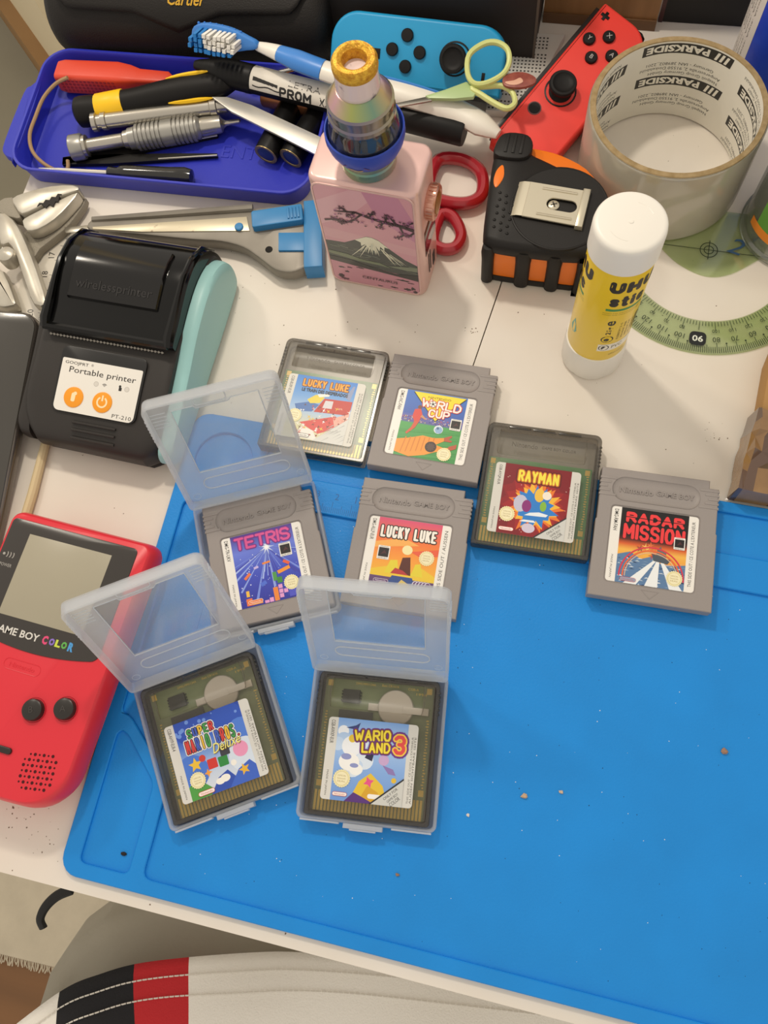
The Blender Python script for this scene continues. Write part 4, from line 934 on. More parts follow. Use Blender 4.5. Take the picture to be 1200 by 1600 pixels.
# ---------------------------------------------------------------- utility knife
def build_knife():
    grey = mat('knife_zinc', '8d877c', .42, .25, vcol='7d776d', vscale=50); blue = mat('knife_blue', '2f7fb8', .4)
    t = thing('utility_knife', 'grey snap-off utility knife with blue slider and blue end cap behind the printer', 'utility knife', (-200, 262, 0), 0)
    m = MB(); m.slab(smooth([(-67, -4.5), (-58, -2), (-8, 9), (30, 18.6), (54, 25.2), (57, 23), (65, -13), (64, -16), (58, -19.7), (48.8, -19.5), (38, -13.7), (27, -8.4), (13, -6.5), (-3.6, -7.8), (-40, -9.4), (-65.5, -10.6)], 3), 3, 11.5, 1.2); obj('body', m, grey, t)
    m = MB(); m.slab([(-64, -9.3), (-55, -7.2), (24, 11), (28, 2.2), (-34, -8.0), (-63.5, -10.4)], 11.3, 12.1, .1, 0); obj('rail', m, mat('knife_rail', 'c9bfa6', .35, .5, vcol='6a4f38', vscale=160, thresh=(.62, .72)), t)
    m = MB(); m.slab([(-83.2, -9.9), (-68.9, -6.2), (-60, -5), (-60, -9.9), (-81.2, -13.2)], 8, 8.6, .15); obj('blade', m, mat('knife_blade', 'b3aea2', .25, .8), t)
    m = MB(); m.tube([(-66, -4.2, 11.6), (-30, 4, 11.8), (26, 17.2, 12)], [1.6, 2, 2.2], 8); obj('spine', m, grey, t)
    m = MB(); m.slab(rrect(29, 11, 1.2, 3), 11.5, 16, .8, 0)
    for i in range(4): m.box(6 + 1.9 * i, -3.6, 16, 7 + 1.9 * i, 3.6, 16.7, .2)
    o = obj('slider', m, blue, t, 'blue thumb slider'); o.location = (.0425, .0119, 0); o.rotation_euler[2] = math.radians(18.5)
    m = MB(); m.at(21.6, 3.4, 12); m.lathe([(2.5, 0), (2.5, 1), (2, 1.4), (1e-6, 1.5)], 16); obj('slider_knob', m, blue, t)
    m = MB(); m.slab([(54.2, 25.4), (61, 27.2), (66, 20), (75, -14.4), (64.9, -16.8), (64, -14)], 1.5, 13.4, .8); obj('end_cap', m, blue, t, 'blue end cap')
    m = MB(); m.slab([(45.1, 3), (59.6, 5.4), (62.4, -6), (48, -8.3)], 11.4, 13, .4, 0); obj('end_clip', m, blue, t)
    m = MB(); m.at(42, -7.7, 11.4); m.lathe([(2.1, 0), (2.1, .25), (1e-6, .26)], 16); obj('hole', m, mat('hole_black', '15120f', .9), t)
build_knife()
# ---------------------------------------------------------------- blue tray and what lies in it
def build_tray():
    blue = mat('tray_blue', '2a33b4', 0.36, bump=0.15, bscale=2500, spec=0.5)
    t = thing('tool_tray', 'blue plastic tray holding screwdrivers and small tools', 'tray', (-238, 331, 0), 2.2)
    W_, H_ = 185, 91
    o = rrect(W_, H_, 17, 8)
    m = MB()
    m.prism(o, [(5, 0), (3.6, .6), (1.2, 13.5), (0, 14), (0, 15.2), (.3, 15.6), (1.6, 15.6), (1.9, 15.2), (2.4, 13.5), (5.4, 2), (7, 1.4)])
    obj('shell', m, blue, t)
    lug = MB(); lug.slab(smooth([(-92, -37), (-98, -34), (-100, -25), (-99, 10), (-96, 16), (-90, 18), (-90, -36)], 3), 9, 14, .6); obj('lug', lug, blue, t)
    e = MB(); e.text('ENT', 41, -9.3, w=22, h=8.6, z0=1.3, z1=1.75, rot=0); obj('embossed_lettering', e, blue, t)
build_tray()

def build_tools():
    # red handled screwdriver
    red = mat('handle_red', 'd8452c', .42, bump=.1, bscale=900); steel = mat('tool_steel', 'b9b4aa', .25, .85); blk = mat('handle_black', '141211', .5, spec=.25); yel = mat('handle_yellow', 'f6c412', .4)
    t = thing('screwdriver', 'screwdriver with dimpled orange-red handle at the back of the blue tray', 'screwdriver', (-322, 356, 10.5), 4, 'screwdrivers in the tray')
    m = MB(); hp = [(0, 6), (1.5, 8.5), (6, 9.6), (40, 9.8), (48, 8.4), (54, 6.4), (72, 5.6), (75, 3)]
    m.loft([[(x, y, z) for y, z in rrect(1.55 * r, 1.5 * r, r * .28, 3)] for x, r in hp]); obj('handle', m, red, t)
    d = MB()
    for i in range(14):
        for j in range(4):
            d.at(5.5 + 2.6 * i, -7.45 - .003 * i, 4.2 - 2.5 * j, rx=90)
            d.lathe([(.95, -.4), (.9, .12), (.5, .16), (1e-6, .02)], 8)
    o = obj('grip_dimples', d, mat('handle_red_dark', 'a8301f', .5), t); o['kind'] = 'stuff'
    m = MB(); m.rod([(2.6, 0), (2.6, 30), (2, 31)], (74, 0, 0), (104, -1, 0), 12); obj('shaft', m, red, t)
    # black and yellow screwdriver
    t = thing('screwdriver', 'thick black screwdriver with a yellow band on its handle', 'screwdriver', (-299.5, 328.5, 12.5), 16, 'screwdrivers in the tray', ry=-5)
    m = MB(); m.rod([(1e-6, 0), (6, .2), (8.6, 2), (9, 5), (8.6, 10), (8, 14.5)], (0, 0, 0), (1, 0, 0), 20); obj('handle_end', m, blk, t)
    m = MB(); m.rod([(8.1, 14.5), (8.4, 15), (8.4, 31), (8.1, 31.5)], (0, 0, 0), (1, 0, 0), 20); obj('yellow_band', m, yel, t)
    m = MB(); m.rod([(7.8, 31.5), (7.7, 40), (8.4, 55), (8.8, 70), (8, 85), (6.5, 94), (4, 100), (1e-6, 101)], (0, 0, 0), (1, 0, 0), 20); obj('handle', m, blk, t)
    s = MB()
    for a in (50, 165, 290): s.tube([(60 + 3.8 * i, math.cos(math.radians(a + 2 * i)) * (8.6 + .15 * math.sin(i * .4)), math.sin(math.radians(a + 2 * i)) * (8.6 + .15 * math.sin(i * .4))) for i in range(8)], [.4, 1, 1.3, 1.4, 1.4, 1.3, 1, .4], 6)
    obj('yellow_streaks', s, yel, t)
    # silver tube driver
    t = thing('bit_driver', 'plain silver rod driver between the yellow banded and the ribbed silver screwdrivers', 'screwdriver', (-286, 321.5, 14.5), 16.5, 'screwdrivers in the tray')
    m = MB(); m.rod([(4.6, 0), (5.4, .5), (5.4, 3), (4.2, 3.6), (4.2, 6), (5.2, 6.4), (5.2, 9), (4.5, 9.5), (4.5, 72), (5, 72.5), (5, 76), (4, 76.5), (4, 82), (1e-6, 82.2)], (0, 0, 0), (1, 0, 0), 18); obj('shaft', m, steel, t)
    # ribbed precision screwdriver
    t = thing('screwdriver', 'silver precision screwdriver with ribbed grip and flat round end', 'screwdriver', (-296.5, 305.5, 9.5), 19, 'screwdrivers in the tray')
    al = mat('aluminium', 'a3a19b', .34, .7)
    m = MB(); m.rod([(1e-6, 0), (7.2, .1), (7.6, .6), (7.6, 7), (7, 8)], (0, 0, 0), (1, 0, 0), 24); obj('end_cap', m, al, t)
    m = MB(); m.rod([(6.4, 8), (6.4, 10), (4, 10.6), (4, 32), (5, 33), (5.4, 36)], (0, 0, 0), (1, 0, 0), 20); obj('stem', m, steel, t)
    pr = [(6, 36), (6.4, 40)]
    for i in range(14):
        x = 41 + 2.6 * i
        pr += [(7.6, x), (7.6, x + 1.6), (6.6, x + 1.8), (6.6, x + 2.4)] if i not in (6, 7) else [(7.6, x), (7.6, x + 2.5)]
    pr += [(6.8, 78), (5, 80)]
    m = MB(); m.rod(pr, (0, 0, 0), (1, 0, 0), 22); obj('ribbed_grip', m, al, t)
    m = MB(); m.rod([(5.4, 80), (5.6, 82), (5, 92), (3, 93), (1.6, 95), (1.4, 103), (1e-6, 104)], (0, 0, 0), (1, 0, 0), 16); obj('chuck', m, steel, t)
    # small black screwdriver
    t = thing('screwdriver', 'small black screwdriver with thin pointed shaft at the front of the tray', 'screwdriver', (-270, 294, 6.6), 4.5, 'screwdrivers in the tray')
    m = MB(); m.rod([(1e-6, 0), (3.4, .2), (3.8, 1), (3.4, 6), (4.6, 8), (5, 12), (5.2, 38), (5.4, 42), (5.6, 48), (4.6, 52), (1e-6, 53)], (0, 0, 0), (1, 0, 0), 16); obj('handle', m, mat('gloss_black', '121110', .15, coat=.5), t)
    m = MB(); m.rod([(1.5, 0), (1.4, 30), (.9, 42), (1e-6, 44)], (0, 0, 0), (-1, -.05, .06), 10); obj('shaft', m, mat('bright_steel', 'e4e0d8', .2, .7), t)
    # tweezers
    t = thing('tweezers', 'thin black metal tweezers lying open in the blue tray', 'tweezers', (-303, 300, 3), 15)
    for a, nm in ((4.5, 0), (-4.2, 1)):
        m = MB(); m.loft([[(x * math.cos(math.radians(a)), x * math.sin(math.radians(a)) + d, z) for d, z in ((-w_, -1), (w_, -1), (w_, 1.2), (-w_, 1.2))] for x, w_ in ((0, 2.6), (30, 3.4), (70, 2.2), (96, .8))]); obj('arm', m, blk, t)
        m = MB(); m.tube([((60 + 6 * k) * math.cos(math.radians(a)), (60 + 6 * k) * math.sin(math.radians(a)) - 1.6 + .15 * k, 1.3) for k in range(7)], .5, 6); obj('bright_edge', m, MATS['bright_steel'], t)
    # cord
    pts = [(-309, 348, 19), (-317, 344.5, 16.5), (-323.5, 336, 13.5), (-325, 323, 12), (-324.5, 310, 11.5), (-320, 300, 10), (-312, 294, 8), (-303, 291.5, 6), (-297.5, 294, 5), (-298.5, 299.5, 6)]
    m = MB(); m.tube(smooth(pts, 6, False), 1.15, 8)
    tag(obj('rubber_band', m, mat('band_brown', 'a3835e', .7)), 'brown rubber band looped at the left end of the blue tray', 'rubber band')
    # batteries
    for i, (x, y, rz) in enumerate(((-177.3, 318, 78), (-162, 317.5, 74))):
        t = thing('battery', 'black round battery facing outward, %s of the two in the tray' % ('left' if i == 0 else 'right'), 'battery', (x, y, 9), rz, 'batteries in the tray', ry=-3)
        m = MB(); m.rod([(1e-6, 0.25), (5.4, .25), (5.6, 0), (7.1, 0), (7.2, .5)], (0, 0, 0), (1, 0, 0), 24); obj('brass_ring', m, mat('brass', 'a08a58', .35, .7), t)
        m = MB(); m.rod([(7.2, .4), (7.2, 44), (6.5, 45), (1e-6, 45)], (0, 0, 0), (1, 0, 0), 24); obj('casing', m, mat('battery_black', '100f0f', .35, spec=.3), t)
        m = MB(); m.rod([(1e-6, -.2), (4.6, -.1), (5.3, .3)], (0, 0, 0), (1, 0, 0), 24); obj('end_disc', m, mat('battery_navy', '20305c', .4), t)
    # copper cell and a chrome rod behind the marker
    m = MB(); m.rod([(1e-6, 0), (6.6, 0), (7, .6), (7, 40), (6, 41), (2.6, 41.2), (2.6, 43), (1e-6, 43)], (0, 0, 0), (1, -.12, 0), 24)
    o = obj('copper_battery', m, mat('copper', 'b0714a', .3, .75)); o.location = (-.188, .3585, .0115)
    tag(o, 'copper coloured battery behind the marker and the toothbrush', 'battery')
    m = MB(); m.rod([(1.9, 0), (1.9, 34), (1e-6, 34.3)], (0, 0, 0), (1, .25, .18), 12)
    o = obj('chrome_rod', m, mat('chrome', 'd9d6d0', .15, .95)); o.location = (-.205, .3685, .0085)
    tag(o, 'thin chrome rod under the toothbrush in the blue tray', 'rod')
    # steel strip
    m = MB(); m.slab([(0, -1.2), (16, -4.5), (96, -7), (96, 5), (24, 5), (8, 3)], -.8, .8, .3)
    o = obj('steel_strip', m, mat('strip_steel', 'd6d2c8', .3, .55)); o.location = (-.214, .345, .0205); o.rotation_euler = (0, math.radians(2), math.radians(-18.5))
    tag(o, 'pale steel strip tool lying across the two black batteries', 'tool')
build_tools()

def build_marker():
    blk = mat('marker_black', '131212', .45, spec=.25)
    p0, p1 = Vector((-229, 362, 25)), Vector((-63, 338, 22)); d = (p1 - p0)
    t = thing('marker_pen', 'black marker with white printed label lying behind the vaporizer', 'marker', tuple(p0), math.degrees(math.atan2(d.y, d.x)), ry=math.degrees(math.asin(-d.z / d.length)))
    L = d.length
    m = MB(); m.rod([(1e-6, 0), (2.4, .2), (3.6, 3), (6, 12), (7.6, 20), (8, 26), (8, 38), (7.6, 38.6)], (0, 0, 0), (1, 0, 0), 20); obj('cap', m, blk, t)
    m = MB(); n_ = 20; m.loft([[(x, -7.72 * math.cos(q), -7.72 * math.sin(q)) for q in [math.radians(-8 - 130 * i / n_) for i in range(n_ + 1)]] for x in (39, 112)], False, False, closed=False); obj('label', m, mat('marker_label', 'dcd6ca', .4), t)
    m = MB(); m.rod([(7.6, 38.6), (7.4, 114), (7.4, L - 1), (7, L), (1e-6, L)], (0, 0, 0), (1, 0, 0), 20); obj('barrel', m, blk, t)
    def fn(x, y):
        a = math.radians(125) - y / 7.75; return (x, -math.cos(a) * -7.78, math.sin(a) * 7.78)
    def wrap(x, y):                     # y grows towards the top of the barrel as seen from the front
        a = math.radians(-38) - y / 7.75
        return (x, -7.8 * math.cos(a), -7.8 * math.sin(a))
    p = MB()
    p.ptext('LETRA', 73, 4.2, '57534e', 0, w=20, h=3.4, fn=wrap); btext(p, 'PROM', 68, -1.4, 20, 5.4, '22201e', 0, .62, fn=lambda x, y, k: wrap(x, y))
    p.ptext('MARKER', 92, -1.4, '22201e', 0, w=18, h=4.6, bold=.01, fn=wrap)
    for k in range(6): p.add([wrap(41 + 2.6 * k, 3.4 - .3 * k), wrap(43.8 + 2.6 * k, 3.2 - .3 * k), wrap(43.8 + 2.6 * k, 1.2 - .25 * k), wrap(41 + 2.6 * k, 1.2 - .1 * k)], [(3, 2, 1, 0)], col=hx('22201e'))
    for k in range(9): p.add([wrap(41 + 2 * k, -1 - .5 * math.sin(k)), wrap(43 + 2 * k, -1 - .5 * math.sin(k + 1)), wrap(43 + 2 * k, -1.7 - .5 * math.sin(k + 1)), wrap(41 + 2 * k, -1.7 - .5 * math.sin(k))], [(3, 2, 1, 0)], col=hx('22201e'))
    obj('lettering', p, PRINT, t)
build_marker()

def build_toothbrush():
    white = mat('brush_white', 'e6e1d6', .35); blue = mat('brush_blue', '3f82d0', .35); rub = mat('brush_deep_blue', '2c74c8', .45)
    t = thing('toothbrush', 'blue and white toothbrush lying across the back of the tray', 'toothbrush', (0, 0, 0))
    path = smooth([(-187, 364.5, 41), (-176, 361, 42), (-162, 357, 41.5), (-146, 353.5, 40), (-122, 351, 36.5), (-96, 349, 33), (-68, 346, 28), (-44, 337, 25)], 4, False)
    n = len(path); rad = [2.6 + 3.4 * min(1, i / 8) + 1.2 * min(1, max(0, (i - 12) / 8)) for i in range(n)]; rad[-1] = 3; rad[-2] = 5
    k = 5
    m = MB(); m.tube(path[:k + 1], rad[:k + 1], 12, sq=.8); obj('neck', m, white, t)
    m = MB(); m.tube(path[k:13], rad[k:13], 12, sq=.8); obj('blue_grip', m, blue, t)
    m = MB(); m.tube(path[12:], rad[12:], 12, sq=.7); ho = obj('handle', m, white, t)
    m = MB(); m.tube([(x, y + r * .55, z + r * .62) for (x, y, z), r in zip(path[13:24], rad[13:24])], .8, 6); obj('blue_line', m, blue, ho)
    # head: flat oval plate, bristles towards the viewer, massage knobs on its back edge
    hm = Matrix.Translation((-206, 365.5, 43)) @ Matrix.Rotation(math.radians(-6), 4, 'Z') @ Matrix.Rotation(math.radians(62), 4, 'X')
    m = MB(); m.M = hm; m.slab(smooth([(-20, -2), (-18, 4), (-10, 6.4), (4, 6.2), (14, 3.6), (20, 1.6), (20, -1.6), (14, -3.4), (4, -5.8), (-10, -6), (-18, -4)], 3), -2, 3, .8); hd = obj('head', m, blue, t)
    b = MB(); b.M = hm
    rnd = random.Random(2)
    for i in range(10):
        for j in range(4):
            x, y = -15.5 + 2.9 * i, -3.9 + 2.6 * j; l = 9.5 + rnd.uniform(-.8, .8)
            if i in (0, 9) and j in (0, 3): continue
            dx, dy = rnd.uniform(-.4, .4), rnd.uniform(-.4, .4) - 1
            b.loft([[(x + dx * q + w_ * a, y + dy * q + w_ * c, 3 + l * q) for a, c in ((-1, -1), (1, -1), (1, 1), (-1, 1))] for q, w_ in ((0, .8), (1, .98))], mi=0 if (i < 3 or j == 0) else 1)
    o = obj('bristles', b, [mat('bristle_blue', '1e78c0', .5), mat('bristle_white', 'e9e6de', .5)], hd); o['kind'] = 'stuff'
    kn = MB(); kn.M = hm
    for i in range(8): kn.ball(.9, (-16 + 3.7 * i, 6.3 - (abs(i - 3) / 4) ** 2 * 1.5, 0), 8)
    obj('massage_knobs', kn, rub, hd)
build_toothbrush()
# ---------------------------------------------------------------- vaporizer
def rainbow(name, stops, rough=.25, metal=.8):
    """oxidised metal whose tint runs round the part"""
    if name in MATS: return MATS[name]
    m = mat(name, stops[0], rough, metal); nt = m.node_tree; b = nt.nodes['Principled BSDF']
    tc = nt.nodes.new('ShaderNodeTexCoord'); g = nt.nodes.new('ShaderNodeTexGradient'); g.gradient_type = 'RADIAL'
    r = nt.nodes.new('ShaderNodeValToRGB'); e = r.color_ramp.elements
    nt.links.new(tc.outputs['Object'], g.inputs[0]); nt.links.new(g.outputs[0], r.inputs[0]); nt.links.new(r.outputs[0], b.inputs['Base Color'])
    e[0].color = (*hx(stops[0]), 1); e[1].color = (*hx(stops[-1]), 1)
    for i, c in enumerate(stops[1:-1]):
        q = e.new((i + 1) / (len(stops) - 1)); q.color = (*hx(c), 1)
    return m
def build_vaporizer():
    pink = mat('vape_pink', 'e3bdb6', .3, .35, spec=.5)
    t = thing('vaporizer', 'pink box vaporizer with a mountain picture and blue banded tank', 'vaporizer', (-94, 262, 0), -3.2)
    o = rrect(55, 31, 6, 6); H = 85
    m = MB(); m.prism(o, [(1, 0), (.3, .4), (0, 1.2), (0, H - 2.4), (.5, H - .9), (1.2, H - .3), (2.2, H)]); obj('body', m, pink, t)
    F = Matrix.Translation((0, -15.52, 0)) @ Matrix.Rotation(PI / 2, 4, 'X')
    rim = MB(); rim.M = F; pl = rrect(51, 82, 5, 5, 0, 42.5); rim.plate(pl, [inset(ccw(pl), .9)], -.3, .25, .1); obj('panel_rim', rim, pink, t)
    p = MB(); p.M = F; x0, x1, y0, y1 = -24.4, 24.4, 2.6, 82.6; cl = (x0, y0, x1, y1)
    pl2 = ccw(rrect(50, 81, 4.6, 5, 0, 42.5)); p.poly(pl2, '3a2b30', .02)
    pl3 = ccw(rrect(49, 80, 4.2, 5, 0, 42.5)); p.poly(pl3, 'd49aa4', .04)
    rnd = random.Random(12); z = .05
    for pts, c in (([(x0, 70), (-6, 82), (8, 82), (-10, 60), (x0, 52)], 'dcaab2'), ([(0, 82), (18, 82), (x1, 66), (x1, 50), (6, 64)], 'c688a0'), ([(x0, 50), (x1, 44), (x1, 38), (x0, 42)], 'd8a3aa')):
        p.poly(pts, c, z, cl); z += .004
    # the snow capped mountain and the dark hills around it
    p.poly([(x0, 38.5), (-14, 39), (-8, 43), (-1.5, 47.5), (1.5, 47.5), (5, 46), (11, 39.5), (18, 33), (x1, 29.5), (x1, 18), (10, 19), (x0, 24)], '39413d', z, cl); z += .004
    snow = [(-8, 43), (-1.5, 47.2), (1.5, 47.2), (5, 45.6), (10, 40.4), (7.6, 41), (7.4, 38), (5.4, 41), (4.6, 36.5), (3, 40.6), (1.6, 35.6), (.2, 40.4), (-2, 37), (-2.4, 41), (-5, 38.6), (-5, 41.6)]
    p.poly(snow, 'e6e2c8', z, cl); z += .004
    for i in range(34):
        a, b = rnd.uniform(x0, 20), rnd.uniform(20, 38); l = rnd.uniform(3, 10); s = rnd.uniform(-.35, .25)
        if b > 38 - max(0, (a - 8)) * .6: continue
        p.poly([(a, b), (a + l, b + l * s), (a + l, b + l * s - .5), (a + .5, b - .4)], rnd.choice(['5f6a60', '757c6a', '252b29', '8a9182', '4a534c']), z, cl); z += .001
    for k in range(22):
        a0 = rnd.uniform(-6, 10); l = rnd.uniform(4, 11); dx = (a0 - 1) * .16 + rnd.uniform(-.2, .2); ys = 46 - abs(a0 - 1) * .8 - rnd.uniform(2, 6)
        p.poly([(a0, ys), (a0 + .7, ys), (a0 + dx * l * .5 + .5, ys - l * .6), (a0 + dx * l * .8, ys - l)], rnd.choice(['e6e2c8', 'cfd0b8', 'dcd8be']), z, cl); z += .0012
    for pts, c in (([(x0, 25), (-12, 24), (0, 20.5), (12, 18.5), (x1, 20.5), (x1, 15), (12, 16.5), (-6, 18.5), (x0, 21)], '232826'), ([(x0, 30), (-14, 29), (-6, 26.5), (4, 26), (10, 23), (4, 23.8), (-8, 24.4), (x0, 27.5)], '6f7a5e'), ([(x1, 28), (14, 26), (8, 24.5), (18, 23.5), (x1, 24)], '77806a')):
        p.poly(pts, c, z, cl); z += .004
    p.poly([(x0, 21), (-6, 18.5), (12, 16.5), (x1, 15), (x1, 2.6), (x0, 2.6)], 'c98a98', z, cl); z += .004
    for cx, cy, w_, h_ in ((-19, 15.5, 5, 1), (-14, 16.6, 4, .8), (-16, 12, 3.4, 1), (-20, 7, 4, 2), (-18, 4.5, 6, 1.4), (16, 13.5, 9, .9), (20, 12, 5, .7), (18, 5.5, 5, 1.4), (21, 7, 3, 1.6), (10, 5, 5, .8), (2, 4, 4, .6), (-8, 18, 5, .7), (22, 4, 3, 1.6)):
        p.poly(star(6, .5, 1, 0, 0, rnd.uniform(0, 2), .3, rnd) if False else [(cx + w_ / 2 * a, cy + h_ * b) for a, b in star(7, .7, 1, 0, 0, rnd.uniform(0, 2), .25, rnd)], rnd.choice(['3a2430', '5a2f40', '2c2428']), z, cl); z += .002
    # blossom branches
    def br(a, b, w0, w1, c='33222c'):
        nonlocal z
        d = Vector((b[0] - a[0], b[1] - a[1])); n = Vector((-d.y, d.x)).normalized()
        p.poly([(a[0] + n.x * w0, a[1] + n.y * w0), (b[0] + n.x * w1, b[1] + n.y * w1), (b[0] - n.x * w1, b[1] - n.y * w1), (a[0] - n.x * w0, a[1] - n.y * w0)], c, z, cl); z += .0012
    main = [(x1, 59.5), (17, 61.5), (9, 62), (2, 63.5), (-5, 66), (-11, 65), (-16, 64.2)]
    for a, b, q in zip(main, main[1:], range(6)): br(a, b, .1 + 1.25 - .16 * q, .1 + 1.1 - .16 * q)
    for a, b in (((9, 62), (7, 57.5)), ((-2, 65), (-6, 60)), ((-6, 60), (-10, 57)), ((-10, 57), (-13, 56)), ((17, 61.5), (19, 55)), ((19, 55), (16, 51.5)), ((x1, 58), (21, 54)), ((2, 63.5), (4, 68)), ((10, 62), (11, 67)), ((16, 61.7), (13, 66.5)), ((-22, 56), (-16, 58)), ((-16, 58), (-12, 57.6)), ((x1, 66), (21, 63.5)), ((-9, 65.4), (-12, 68)), ((-5, 66), (-8, 63))):
        br(a, b, .6, .4)
        for k in range(9): p.poly(star(4, .3, rnd.uniform(.8, 1.6), b[0] + rnd.uniform(-2, 2), b[1] + rnd.uniform(-1.4, 1.4), rnd.uniform(0, 2), .4, rnd), rnd.choice(['3a2430', '2c1f28', '5a3048', '8a4a70']), z, cl); z += .0012
    for k in range(46): p.poly(star(4, .3, rnd.uniform(.7, 1.5), rnd.uniform(-16, x1), rnd.gauss(63, 2.2), rnd.uniform(0, 2), .4, rnd), rnd.choice(['33222c', '8a4a78', 'a86a94', '4a2c3c']), z, cl); z += .0012
    p.ptext('CENTAURUS', 2.5, 10.2, '33252a', z + .02, w=20, h=2.3, bold=.01)
    obj('picture_panel', p, print_mat('print_gloss', .22, coat=.5), t)
    # fire button and the charging slot on the right side
    S = Matrix.Translation((27.5, 0, 63)) @ Matrix.Rotation(PI / 2, 4, 'Y')
    b = MB(); b.M = S; b.lathe([(8.4, 0), (8.6, .6), (8.6, 4.4), (8.1, 5), (6.6, 5.1), (6.4, 4.7), (1e-6, 4.7)], 32)
    for i in range(24):
        b.M = S @ Matrix.Rotation(2 * PI * i / 24, 4, 'Z'); b.box(8.4, -.5, .8, 8.95, .5, 4.3, .1)
    fb = obj('fire_button', b, mat('rose_gold', 'd3a08c', .28, .8), t)
    b = MB(); b.M = S; b.at(); b.M = S; b.lathe([(5.4, 4.7), (5.4, 5.2), (1e-6, 5.25)], 24); obj('button_cap', b, mat('gold_cap', 'b99a58', .3, .8), fb)
    s = MB()
    for y in (-5, -2.2): s.box(27.3, y - .5, 10, 27.75, y + .5, 26)
    s.box(27.3, 2, 6, 27.75, 5.6, 16); obj('side_slots', s, mat('slot_dark', '2b2426', .6), t)
    r = MB(); r.box(27.35, -9.5, 30, 27.7, 9.5, 50, .1); obj('side_screen', r, mat('side_screen', '2a1a20', .15, coat=.5), t)
    # tank
    def ring(name, prof, mt, parent, seg=40): m = MB(); m.lathe(prof, seg); q = obj(name, m, mt, parent); q.location = (0, 0, H * K); return q
    tk = bpy.data.objects.new('tank', None); C.objects.link(tk); tk.parent = t; tk.empty_display_size = .01
    rb = rainbow('rainbow_base', ['6f9a72', '8aa07a', '5f8a8c', 'a89a80', '5c8a68', '7fa08a', '6f9a72'], .22, .7)
    rc = rainbow('rainbow_cone', ['b8a268', 'c9a0a8', 'a9b06a', '7a9a86', 'c2a878', 'b59ac0', 'a6b478', 'd0b07a', 'b8a268'], .28, .7)
    rd = rainbow('rainbow_dark', ['4b4660', '59506a', '4f6a66', '665a58', '463f58', '4b4660'], .2, .75)
    ring('tank_base', [(12.6, 0), (13, .4), (13, 4.2), (12.6, 4.6), (12.2, 5), (12.6, 5.4), (13, 6), (13, 10.5), (12.4, 11)], rb, tk)
    ring('chimney', [(8.2, 10), (10.8, 12), (10.8, 17.5), (11.6, 18), (11.6, 27), (10, 27.5)], rd, tk)
    ring('tank_glass', [(12.8, 10.5), (15, 13), (16.4, 17), (16.7, 20), (16.2, 24), (15, 28), (14.6, 30.5)], clear('tank_glass', 'e9ecec', .04, 'ffffff', .06, .3), tk)
    band = ring('silicone_band', [(13.9, 9.5), (15.6, 11), (17.4, 15), (18.2, 18.5), (18.1, 22), (17.4, 22.4), (17, 21.6), (16.9, 19), (16.2, 15.5), (14.2, 11.8)], mat('band_blue', '1f3fa8', .45), tk)
    e = MB()
    def er(y):
        pts = [(9.5, 13.9), (11, 15.6), (15, 17.4), (18.5, 18.2)]
        for (a, ra), (b_, rb_) in zip(pts, pts[1:]):
            if y <= b_: return ra + (rb_ - ra) * (y - a) / (b_ - a) + .25
        return 18.5
    def em(x, y): a = math.radians(-90 + x); k = (y - 8.5) / 14; return (er(y) * math.cos(a), er(y) * math.sin(a), y)
    e.add([em(-16, 16), em(-22, 14), em(0, 9.6), em(22, 14), em(16, 16)], [(0, 1, 2), (0, 2, 4), (2, 3, 4)], col=hx('7a2a20'))
    for q in range(6): e.add([tuple(1.006 * c if i < 2 else c for i, c in enumerate(em(-13 + 4 * q, 13.6 + math.sin(q * 1.2) * .6))), tuple(1.006 * c if i < 2 else c for i, c in enumerate(em(-9 + 4 * q, 13.6 + math.sin(q * 1.2 + 1.2) * .6))), tuple(1.006 * c if i < 2 else c for i, c in enumerate(em(-9 + 4 * q, 12.6 + math.sin(q * 1.2 + 1.2) * .5))), tuple(1.006 * c if i < 2 else c for i, c in enumerate(em(-13 + 4 * q, 12.6 + math.sin(q * 1.2) * .5)))], [(3, 2, 1, 0)], col=hx('c9a04a'))
    q = obj('band_emblem', e, PRINT, band)
    ring('air_ring', [(12.2, 27), (12.6, 27.4), (12.6, 33), (13.8, 33.4)], rd, tk)
    sl = MB(); sl.lathe([(12.72, 29.2), (12.72, 30.6)], 24, a0=math.radians(-120), a1=math.radians(-50), cap=False); q = obj('air_slot', sl, MATS['slot_dark'], tk); q.location = (0, 0, H * K)
    ring('tank_collar', [(14.4, 30), (15, 30.5), (15, 32.5), (14.2, 33.4), (14.2, 36.5), (14.8, 37), (14.8, 38.6), (13.8, 39.4)], rainbow('rainbow_rim', ['8f8a78', '7a7488', 'a39a7c', '83806f', '8f8a78'], .2, .8), tk)
    ring('top_cone', [(13.9, 39.2), (13.6, 40), (10.2, 44.6), (9.2, 45)], rc, tk)
    ring('drip_tip', [(9, 44.5), (9.4, 45), (9.6, 47), (9.2, 52), (9.4, 54.6)], mat('resin_white', 'dcc9c8', .25, vcol='5a4468', vscale=130, thresh=(.6, .7), coat=.4), tk)
    ring('gold_lip', [(9.4, 54.4), (9.7, 56), (9.6, 58.6), (8.6, 60), (7, 60.2), (5.4, 59), (4.8, 56.5), (4.7, 50), (1e-6, 49.6)], mat('gold_flake', 'e9b93c', .42, .45, vcol='b9801e', vscale=520, bump=1.0, bscale=1100), tk)
build_vaporizer()

